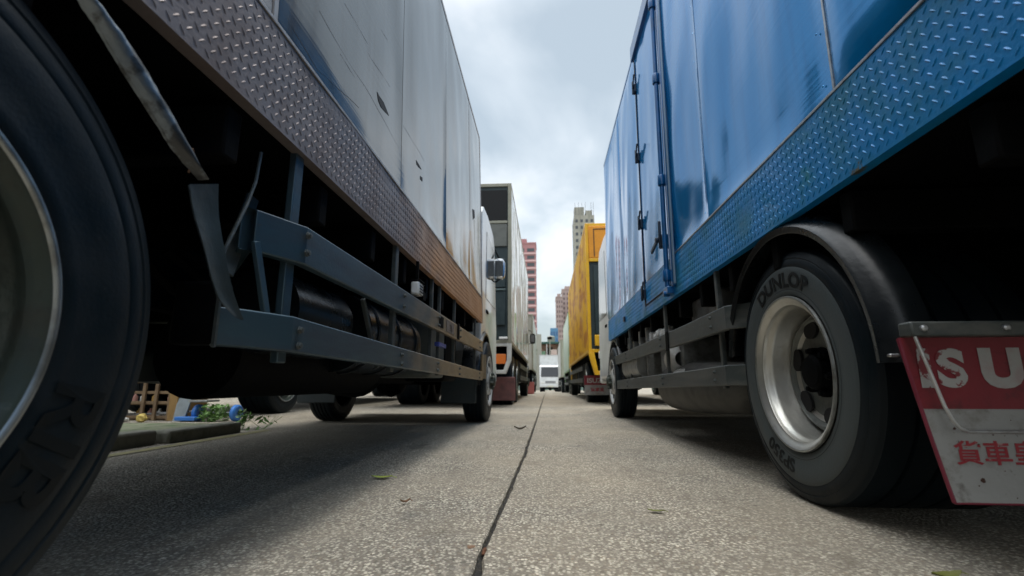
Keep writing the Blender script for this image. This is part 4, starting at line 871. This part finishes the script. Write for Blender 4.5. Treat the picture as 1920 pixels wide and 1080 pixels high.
# small white truck closing the aisle, nose toward the camera
T7 = simple_truck('small_truck', -0.95, 1, 0, 3.4, 0.75, 3.35, 1.95, 'small white box truck facing the camera at the far end of the aisle', None,
    MC['off white box paint'], M_white, [0.8, 3.9], 0.34, 0.21, 0.005, 57, M_white, 1.5, 2.4, M_white, (), wdetail=False)
XYr(T7, 'number_plate', mat('pale plate', (0.6,0.6,0.5), 0.5), -0.25, 0.25, 5.06, 5.075, 0.46, 0.58)
XYr(T7, 'grille', mat('grey grille', (0.25,0.26,0.27), 0.5), -0.45, 0.45, 4.985, 5.0, 0.78, 0.98)
T7.location = (0.31, 46.0, gz(46)); T7.rotation_euler = (0, 0, math.pi)
for t_ in (T4, T5, T6): t_.location.z = gz(t_.location.y)

# neighbouring rows on both sides (seen beneath the near trucks)
NB = mat('dull blue grey box paint', (0.18,0.2,0.22), 0.5, var=0.3, vscale=2)
N1 = simple_truck('box_truck', -3.42, -1, 4.9, 11.6, 1.0, 3.2, 2.2, 'dark parked truck whose wheels show under the taupe truck, next row left', 'box trucks parked in the outer rows', NB, NB, [6.3, 12.4], 0.44, 0.28, 0.005, 61, NB, 1.5, 2.3, NB, (), rails=False)
N2 = simple_truck('box_truck', -3.42, -1, 14.0, 21.0, 1.0, 3.2, 2.2, 'dark parked truck farther along the next row left', 'box trucks parked in the outer rows', NB, NB, [15.4, 21.9], 0.44, 0.28, 0.005, 62, NB, 1.5, 2.3, NB, (), rails=False, wdetail=False)
N3 = simple_truck('box_truck', 3.75, 1, 0.2, 7.2, 0.95, 3.2, 2.2, 'dark parked truck beyond the blue truck, next row right', 'box trucks parked in the outer rows', NB, NB, [1.6, 8.1], 0.44, 0.28, 0.005, 63, NB, 1.5, 2.3, NB, ())
N4 = simple_truck('box_truck', 3.75, 1, 9.8, 16.8, 0.95, 3.2, 2.2, 'dark parked truck farther along the next row right', 'box trucks parked in the outer rows', NB, NB, [11.2, 17.7], 0.44, 0.28, 0.005, 64, NB, 1.5, 2.3, NB, ())

# =============================================================== kerb island with pallets, trolley, weeds, litter
M_moss = mat('mossy broken paving', (0.13,0.14,0.09), 0.9, var=0.9, vcol=(0.05,0.085,0.03), vscale=7, bump=0.8, bscale=30)
M_kerb = mat('kerb stone', (0.17,0.17,0.14), 0.85, var=0.7, vcol=(0.07,0.08,0.05), vscale=9, bump=0.5, bscale=40)
isl = MB()
def islf(x, y): return (x, y, 0.074+0.010*noise.noise(Vector((x*3, y*3, 0)))+0.006*noise.noise(Vector((x*11, y*11, 0))))
isl.grid(islf, lin(-8.0,-2.60,60), lin(-1.5,3.72,60)); isl.grid(lambda y, z: (-8.0, y, z), [-1.5,3.72], [0,0.08]); isl.grid(lambda x, z: (x, 3.72, z), lin(-8,-2.6,12), [0,0.075])
tag(isl.build('paved_island', M_moss, smooth=0), kind='structure')
for i, (a, c) in enumerate(((-0.9,0.55),(0.57,1.95),(1.97,3.02),(3.05,3.80))):
    k = MB(); dx_ = 0.012*math.sin(i*2.1)
    k.box(-2.45+dx_-(3.4-(a+c)/2)*0.05, -2.60-(3.4-(a+c)/2)*0.05+dx_, a, c, -0.01, 0.085+0.005*math.cos(i*3))
    o = k.build('kerb_stone', M_kerb, None, bevel=0.018)
    tag(o, ('concrete kerb stone at the far corner of the mossy island', 'second kerb stone from the far corner of the mossy island', 'kerb stone hidden half behind the left tyre, third from the corner', 'kerb stone at the near end of the mossy island')[3-i], 'kerb', 'kerb stones of the island')
yl = MB(); yl.add([(-2.44,-0.9,0.004),(-2.36,-0.9,0.004),(-2.28,3.95,0.004),(-2.37,3.95,0.004)], [(0,1,2,3)]); tag(yl.build('road_marking', mat('worn yellow line', (0.30,0.27,0.12), 0.8, var=0.8, vcol=(0.2,0.19,0.15), vscale=20)), kind='structure')
M_wood = mat('weathered pallet wood', (0.20,0.135,0.075), 0.8, var=0.6, vcol=(0.09,0.055,0.03), vscale=10, vstretch=(1,6,1), bump=0.3, bscale=40)
def pallet(x, y, z, rz, label, upright=False):
    root = thing('wooden_pallet', (x, y, z), label, 'pallet', 'wooden pallets stacked on the island')
    m1 = MB()
    for k in range(6): m1.box(x-0.5, x+0.5, y-0.5+k*0.18, y-0.5+k*0.18+0.09, z+0.105, z+0.12)
    m1.build('deck_board', M_wood, root, bevel=0.003)
    m2 = MB()
    for a in (-0.5, -0.05, 0.4): m2.box(x+a, x+a+0.09, y-0.5, y+0.49, z+0.022, z+0.104)
    m2.build('stringer', M_wood, root, bevel=0.003)
    m3 = MB()
    for k in (0, 2, 4): m3.box(x-0.5, x+0.5, y-0.5+k*0.2, y-0.5+k*0.2+0.1, z, z+0.021)
    m3.build('bottom_board', M_wood, root, bevel=0.003)
    root.rotation_euler = (0, 0, rz) if not upright else (rad(82), 0, rz)
    return root
pallet(-5.4, 4.75, 0.005, rad(8), 'lowest wooden pallet in the stack behind the left tyre')
pallet(-5.37, 4.77, 0.14, rad(4), 'middle wooden pallet in the stack behind the left tyre')
pallet(-5.43, 4.74, 0.275, rad(11), 'topmost wooden pallet with litter on it in the stack behind the left tyre')
# open crate with upright slats
CY = 4.9
cr = thing('wooden_crate', (-4.2, CY+0.2, 0.0), 'open slatted wooden crate holding bottles, seen below the taupe truck', 'crate')
for x_ in (-4.70,-4.52,-4.31,-4.17,-4.01): MB().box(x_, x_+0.035, CY, CY+0.025, 0.0, 0.44).build('upright', M_wood, cr, bevel=0.003)
for z_ in (0.02,0.17,0.275,0.39): MB().box(-4.72,-3.99,CY+0.028,CY+0.045,z_,z_+0.03).build('slat', M_wood, cr, bevel=0.003)
for z_ in (0.0,0.16): MB().box(-4.72,-3.99,CY+0.05,CY+0.44,z_,z_+0.012).build('shelf', M_wood, cr, bevel=0.003)
MB().box(-3.985,-3.89,CY-0.01,CY+0.45,0.0,0.46).build('end_board', mat('ochre board', (0.30,0.18,0.06), 0.7, var=0.5, vscale=9), cr, bevel=0.004)
rnd = random.Random(5)
cols = [mat('white plastic', (0.6,0.6,0.57), 0.5), mat('pink litter', (0.5,0.25,0.2), 0.6), mat('amber plastic', (0.5,0.3,0.08), 0.5)]
nm_ = ['white', 'pinkish', 'amber']
for i in range(9):
    zb_ = (0.013, 0.173)[i % 2]; x_ = -4.66+0.075*i+0.02*rnd.random()
    o = MB().lathe([(0,0),(0,0.026),(0.07,0.028),(0.09,0.012),(0.105,0.012),(0.105,0)], (x_, CY+0.12+0.1*rnd.random(), zb_), 'Z', 1, 10).build('bottle', cols[i % 3], None, smooth=40)
    tag(o, '%s plastic bottle standing on the %s of the slatted crate' % (nm_[i % 3], ('floor', 'shelf')[i % 2]), 'bottle', '%s bottles on the crate %s' % (nm_[i % 3], ('floor', 'shelf')[i % 2]))
def crumple(cx, cy, cz, sx, sy, sz, seed, m, nm, label, cat, grp=None):
    vs = []; fs = []
    for i in range(7):
        for k in range(12):
            th = math.pi*i/6; ph = 2*math.pi*k/12; q = 1+0.6*noise.noise(Vector((math.sin(th)*math.cos(ph)*2, math.sin(th)*math.sin(ph)*2, math.cos(th)*2+seed)))
            vs.append((cx+sx*q*math.sin(th)*math.cos(ph), cy+sy*q*math.sin(th)*math.sin(ph), cz+sz*max(0, 0.9+q*math.cos(th))))
    for i in range(6):
        for k in range(12): fs.append((i*12+k, i*12+(k+1)%12, (i+1)*12+(k+1)%12, (i+1)*12+k))
    return tag(MB().add(vs, fs).build(nm, m, None, smooth=0), label, cat, grp)
crumple(-4.35,4.72,0.0,0.09,0.05,0.025,3,cols[0],'plastic_wrapper','pale crumpled wrapper on the ground just right of the left tyre','litter')
crumple(-4.10,4.70,0.0,0.055,0.04,0.045,9,mat('yellow wrapper', (0.5,0.38,0.1),0.5),'plastic_wrapper','yellow crumpled wrapper on the ground in front of the crate','litter')
crumple(-4.25,5.0,0.445,0.05,0.05,0.04,14,cols[0],'plastic_bag','white plastic bag lying on top of the crate, leftmost scrap','bag')
crumple(-4.12,5.0,0.445,0.05,0.05,0.045,19,cols[0],'paper_cup','crumpled white cup on top of the crate beside the bag','cup')
crumple(-3.98,5.0,0.465,0.08,0.05,0.02,23,cols[1],'cardboard_piece','pinkish cardboard scrap on top of the crate end','litter')
# grey folded sheet leaning beside the trolley
ls = MB().add([(-3.88,4.84,0.0),(-3.76,4.84,0.0),(-3.74,4.98,0.50),(-3.92,4.98,0.50),(-3.88,4.86,0.0),(-3.76,4.86,0.0),(-3.74,5.0,0.50),(-3.92,5.0,0.50)], [(0,1,2,3),(7,6,5,4),(0,4,5,1),(1,5,6,2),(2,6,7,3),(3,7,4,0)])
tag(ls.build('metal_sheet', mat('grey metal sheet', (0.22,0.25,0.26), 0.5, 0.3, var=0.5, vscale=8)), 'grey metal sheet leaning upright between the crate and the blue trolley', 'sheet')
# trolley with blue wheels
M_bl = mat('blue plastic wheel', (0.03,0.16,0.50), 0.4)
tr = thing('hand_trolley', (-3.45, 4.9, 0), 'small hand trolley with blue wheels lying by the kerb', 'trolley')
MB().obox((-4.62,5.0,0.045), (-3.66,4.9,0.10), 0.02, 0.02).build('handle_tube', M_bare, tr, bevel=0.004)
MB().box(-3.70,-3.50,4.80,5.0,0.195,0.215).build('deck', M_alu, tr, bevel=0.004)
MB().box(-3.80,-3.58,4.76,4.9,0.012,0.05).build('base_plate', M_bl, tr, bevel=0.006)
for x_, y_ in ((-3.70,4.93),(-3.25,4.88)):
    w_ = MB(); w_.lathe([(0,0.03),(0,0.07),(0.012,0.083),(0.045,0.083),(0.057,0.07),(0.057,0.03)], (x_,y_,0.085), 'X', 1, 24); w_.build('wheel', M_bl, tr, smooth=40)
MB().cyl((-3.66,4.92,0.085),(-3.22,4.88,0.085),0.010,8).build('axle', M_bare, tr)
# weeds
M_leafg = mat('weed leaf', (0.09,0.20,0.04), 0.6, var=0.5, vcol=(0.16,0.26,0.07), vscale=30)
def weed(cx, cy, cz, n, h, spread, seed, label):
    r = random.Random(seed); q = MB()
    for k in range(n):
        a = r.random()*6.28; rr_ = spread*r.random()**0.7; z = cz+h*r.random(); x_ = cx+rr_*math.cos(a); y_ = cy+rr_*math.sin(a)
        s_ = 0.010+0.016*r.random(); u = Vector((r.uniform(-1,1), r.uniform(-1,1), r.uniform(-0.3,0.9))).normalized()*s_*1.7; v = u.cross(Vector((r.uniform(-1,1), r.uniform(-1,1), 1))).normalized()*s_*0.7
        c = Vector((x_,y_,z)); q.add([c-u, c+v, c+u, c-v], [(0,1,2,3)])
    w = thing('weed_plant', (cx,cy,cz), label, 'weed', 'weeds growing by the kerb')
    q.build('foliage', M_leafg, w, smooth=0)
    st = MB()
    for k in range(max(4, n//14)):
        a = r.random()*6.28; st.tube([(cx,cy,cz), (cx+spread*0.5*math.cos(a),cy+spread*0.5*math.sin(a),cz+h*0.5), (cx+spread*0.9*math.cos(a),cy+spread*0.9*math.sin(a),cz+h*0.9)], 0.002, 4)
    st.build('stem', M_leafg, w)
weed(-3.44,4.86,0.0,200,0.17,0.14,1,'bushy green weed between the two blue trolley wheels')
weed(-2.58,4.02,0.0,46,0.17,0.06,2,'small weed at the end of the kerb corner')
weed(-2.42,4.05,0.0,18,0.11,0.16,3,'sparse thin weed on the concrete past the kerb corner')

# fallen leaves
def leaf(x, y, ln, rz, m, label, curl=0.008):
    q = MB(); us = lin(-1,1,9)
    def f(u, v):
        w = (1-u*u)**0.8*0.32*(1+0.15*math.sin(9*u)); a = u*ln/2; b = v*w*ln/2*1.3
        return (x+a*math.cos(rz)-b*math.sin(rz), y+a*math.sin(rz)+b*math.cos(rz), 0.004+curl*(u*u)+curl*0.6*v*v+0.001)
    q.grid(f, us, [-1,-0.4,0,0.4,1]); q.tube([f(0.95,0), (x+ln*0.72*math.cos(rz), y+ln*0.72*math.sin(rz), 0.006)], 0.0012, 5)
    tag(q.build('fallen_leaf', m, None, smooth=60), label, 'leaf', 'fallen leaves on the concrete')
M_lfy = mat('yellow green leaf', (0.42,0.50,0.08), 0.5); M_lfb = mat('dry brown leaf', (0.20,0.11,0.06), 0.8); M_lfd = mat('dark dry leaf', (0.07,0.05,0.03), 0.8); M_lfo = mat('olive leaf', (0.14,0.15,0.03), 0.6)
leaf(-0.677,2.013,0.085,rad(5),M_lfy,'yellow green fallen leaf on the left half of the concrete',0.006)
leaf(-0.23,4.168,0.10,rad(10),M_lfd,'dark curled leaf beside the joint farther up the aisle',0.02)
leaf(-0.461,1.614,0.035,rad(40),M_lfb,'small reddish brown dry leaf nearer than the yellow one',0.008)
leaf(0.322,1.56,0.05,rad(-12),M_lfo,'thin olive dry leaf right of the joint',0.004)
leaf(0.79,1.10,0.07,rad(12),M_lfo,'olive leaf at the bottom right by the frame edge',0.006)
crumple(-0.152,1.215,-0.012,0.006,0.022,0.006,3,mat('rusty grit', (0.14,0.06,0.03),0.9,bump=0.5,bscale=200),'rusty_scrap','rusty orange scrap wedged in the joint in the foreground','scrap')
crumple(-0.185,1.22,-0.001,0.010,0.012,0.002,6,mat('brown dry crumb', (0.22,0.13,0.08),0.9),'dry_crumb','brown dry crumb just left of the joint in the foreground','litter')

# =============================================================== buildings far behind
def window_set(boxes, m, par, name='window'):
    """every window its own object; equal windows share one mesh"""
    cache = {}; r = par
    while r.parent: r = r.parent
    for x0, x1, y0, y1, z0, z1 in boxes:
        k = (round(x1-x0,3), round(y1-y0,3), round(z1-z0,3))
        c = Vector(((x0+x1)/2, (y0+y1)/2, (z0+z1)/2))
        if k not in cache:
            o = MB().box(-k[0]/2, k[0]/2, -k[1]/2, k[1]/2, -k[2]/2, k[2]/2).build(name, m, None, smooth=0); o.parent = par; cache[k] = o.data
        else:
            o = bpy.data.objects.new(name, cache[k]); scene.collection.objects.link(o); o.parent = par
        o.location = c - r.location
def tower(name, x0, x1, y, dep, h, label, mw, mwin, floors, cols_, win_w=0.6, win_h=0.5, roofbits=True, bandm=None, side_cols=2, side=1, fmin=0, group=None):
    root = thing(name, ((x0+x1)/2, y, 0), label, 'building', group)
    MB().box(x0, x1, y, y+dep, -2, h).build('wall', mw, root, smooth=0)
    fh = (h-1)/floors; cw = (x1-x0)/cols_; w = []
    for f_ in range(fmin, floors):
        zc = fh*(f_+0.5)
        for c in range(cols_):
            xc = x0+cw*(c+0.5); w.append((xc-cw*win_w/2, xc+cw*win_w/2, y-0.06, y+0.3, zc-fh*win_h/2, zc+fh*win_h/2))
        sw = dep/side_cols; xx = x1 if side > 0 else x0
        for c in range(side_cols):
            yc = y+sw*(c+0.5); w.append((xx-0.06, xx+0.06, yc-sw*0.28, yc+sw*0.28, zc-fh*win_h/2, zc+fh*win_h/2))
    window_set(w, mwin, root)
    if bandm:
        window_set([(x0-0.25, x1+0.25, y-0.35, y-0.07, fh*f_-fh*0.10, fh*f_+fh*0.12) for f_ in range(fmin, floors)], bandm, root, 'balcony_band')
    if roofbits:
        MB().box(x0+(x1-x0)*0.2, x0+(x1-x0)*0.7, y+1, y+dep*0.6, h+0.51, h+2.2).build('roof_hut', mw, root, smooth=0)
        MB().box(x0-0.2, x1+0.2, y-0.2, y+dep+0.2, h+0.01, h+0.5).build('roof', mw, root, smooth=0)
    return root
M_pink = mat('pink render', (0.40,0.20,0.21), 0.8, var=0.4, vcol=(0.45,0.28,0.27), vscale=0.3)
M_pinkl = mat('pale pink band', (0.62,0.42,0.42), 0.8)
M_win = mat('dark far windows', (0.07,0.08,0.09), 0.3)
M_conc = mat('stained concrete', (0.36,0.36,0.31), 0.85, var=0.7, vcol=(0.16,0.17,0.14), vscale=0.35, vstretch=(1,1,0.25))
M_brown = mat('brown pink tiles', (0.42,0.33,0.31), 0.8, var=0.3, vscale=0.3)
M_brwin = mat('brown window', (0.16,0.12,0.12), 0.4)
tower('apartment_building', -14.5, -3.35, 170, 9, 51.5, 'tall pink apartment block behind the left row of trucks', M_pink, M_win, 18, 3, 0.72, 0.45, bandm=M_pinkl)
tb = tower('apartment_building', 13.0, 21.8, 200, 14, 73, 'tall weathered concrete tower rising behind the yellow truck', M_conc, M_win, 24, 4, 0.5, 0.45, side=-1, side_cols=2, fmin=14, roofbits=False)
MB().box(13.3,17.5,200.5,206,73.01,77).build('roof_hut', M_conc, tb, smooth=0); MB().box(18.2,21,200.5,206,73.01,75.4).build('roof_hut', M_conc, tb, smooth=0)
window_set([(x_, x_+0.12, 199.9, 200.02, 73.0, 79) for x_ in (13.5,15,16.5,18,20.5,21.5)], M_win, tb, 'mast')
tower('apartment_building', 5.6, 9.2, 250, 14, 45.5, 'lower front wing of the brown apartment towers at the end of the aisle', M_brown, M_brwin, 17, 3, 0.5, 0.5, side=-1)
tower('apartment_building', 9.3, 17.5, 262, 14, 52, 'taller brown apartment tower at the end of the aisle', M_brown, M_brwin, 19, 4, 0.5, 0.5, side=-1, side_cols=1)
tower('office_building', 1.9, 5.2, 205, 10, 24, 'small blue glass building between the towers', mat('blue cladding', (0.10,0.27,0.46), 0.4, var=0.3, vscale=0.5), mat('blue glass', (0.06,0.16,0.32), 0.2), 8, 3, 0.7, 0.6, roofbits=False, side=-1)
# low rooftop building closing the yard
M_grnw = mat('pale green wall', (0.26,0.36,0.31), 0.8, var=0.4, vcol=(0.16,0.20,0.17), vscale=1.2)
lb_ = thing('low_building', (2, 62, 0), 'low green walled building with cluttered terrace at the end of the yard', 'building')
MB().box(-9, 9, 62, 70, -1, 3.6).build('wall', M_grnw, lb_, smooth=0)
MB().box(-9, 9, 64.5, 69, 3.6, 5.6).build('upper_wall', mat('warm stained wall', (0.36,0.24,0.18), 0.8, var=0.9, vcol=(0.12,0.14,0.10), vscale=1.3), lb_, smooth=0)
MB().box(-9.2, 9.2, 61.2, 64.8, 3.62, 3.85).build('awning', mat('faded pink awning', (0.55,0.34,0.30), 0.7), lb_)
MB().box(-9.3, 9.3, 63.2, 69.5, 5.62, 5.85).build('roof', mat('dark green roof', (0.03,0.10,0.08), 0.6), lb_)
window_set([(x_, x_+0.5, 61.94, 62.1, 2.2, 3.1) for x_ in [-2.5+0.85*k for k in range(8)]], M_win, lb_)
window_set([(x_, x_+0.9, 64.44, 64.6, 3.95, 5.2) for x_ in [-3.4+1.7*k for k in range(5)]], mat('dark opening', (0.05,0.05,0.045), 0.8), lb_, 'terrace_opening')
window_set([(x_, x_+0.12, 63.3, 63.42, 3.86, 5.61) for x_ in [-3.5+1.76*k for k in range(6)]], M_white, lb_, 'terrace_post')
XYr(lb_, 'stair_tower', M_conc, -2.2, -0.6, 60.6, 61.9, -1, 6.6, 0)
# flower-box greenery on the terrace
M_tree = mat('far foliage', (0.05,0.10,0.035), 0.7, var=0.6, vcol=(0.10,0.15,0.05), vscale=3)
def tree(cx, cy, h, rad_, seed, label, base=0.0):
    r = random.Random(seed); t = thing('leafy_tree', (cx,cy,base), label, 'tree', 'trees beyond the yard')
    tk_ = MB(); tk_.tube([(cx,cy,base),(cx+0.1,cy,base+h*0.3),(cx-0.05,cy,base+h*0.6)], 0.14, 8)
    for k in range(5):
        a = r.random()*6.28; tk_.tube([(cx,cy,base+h*0.4),(cx+rad_*0.3*math.cos(a),cy+rad_*0.3*math.sin(a),base+h*0.6),(cx+rad_*0.7*math.cos(a),cy+rad_*0.7*math.sin(a),base+h*0.8)], 0.05, 6)
    tk_.build('trunk', mat('bark', (0.08,0.06,0.045), 0.9), t, smooth=50)
    q = MB(); lobes = [(r.uniform(-1,1)*rad_*0.6, r.uniform(-1,1)*rad_*0.6, base+h*(0.5+0.4*r.random()), rad_*(0.3+0.3*r.random())) for _ in range(11)]
    for k in range(2200):
        lx, ly, lz, lr = r.choice(lobes); dd = Vector((r.gauss(0,1), r.gauss(0,1), r.gauss(0,1))).normalized()*lr*(0.6+0.5*r.random()); c = Vector((cx+lx,cy+ly,lz))+dd
        u = Vector((r.uniform(-1,1), r.uniform(-1,1), r.uniform(-1,1))).normalized()*0.13; v = u.cross(Vector((r.uniform(-1,1),1,r.uniform(-1,1)))).normalized()*0.08
        q.add([c-u, c+v, c+u, c-v], [(0,1,2,3)])
    q.build('crown', M_tree, t, smooth=0, fix=False)
tree(-2.6, 57.5, 5.2, 1.5, 3, 'small leafy tree at the left end of the low green building')
tree(4.6, 58.5, 4.6, 1.3, 4, 'small leafy tree before the right part of the low green building')
# long hoarding left of the yard, seen under the trucks, and one right
hb = MB().box(-9.2, -9.05, -6, 60, 0, 2.6); tag(hb.build('yard_fence', mat('dark corrugated fence', (0.05,0.055,0.055), 0.7, var=0.4, vscale=2)), 'long dark metal fence along the left side of the yard', 'fence')

# small things on the low building and its terrace
for k, (x_, z_, c_) in enumerate(((-0.9,3.87,(0.15,0.30,0.20)),(0.6,3.87,(0.5,0.45,0.4)),(1.9,3.87,(0.45,0.16,0.12)),(3.0,3.87,(0.2,0.22,0.25)))):
    MB().box(x_, x_+0.8, 62.6, 63.1, z_, z_+0.7+0.2*(k%2)).build('terrace_screen', mat('terrace cloth %d' % k, c_, 0.8, var=0.5, vscale=4), lb_, bevel=0.02)
for x_ in (-0.3, 1.2, 2.6): MB().box(x_, x_+0.6, 61.6, 61.93, 2.75, 3.2).build('air_conditioner', M_white, lb_, bevel=0.03)
wt = MB().lathe([(0,0),(0,0.5),(0.9,0.55),(1.0,0.4),(1.1,0)], (0.7, 66, 5.86), 'Z', 1, 16).build('water_tank', M_conc, lb_, smooth=40)
lp_ = thing('street_lamp', (0.45, 58, gz(58)), 'thin lamp post with round head rising before the low green building', 'street lamp')
MB().cyl((0.45,58,gz(58)), (0.45,58,5.7), 0.06, 8).build('post', M_conc, lp_, smooth=40)
MB().lathe([(0,0),(0,0.25),(0.12,0.33),(0.3,0.22),(0.36,0)], (0.45,58,5.7), 'Z', 1, 14).build('lamp_head', M_black, lp_, smooth=50)
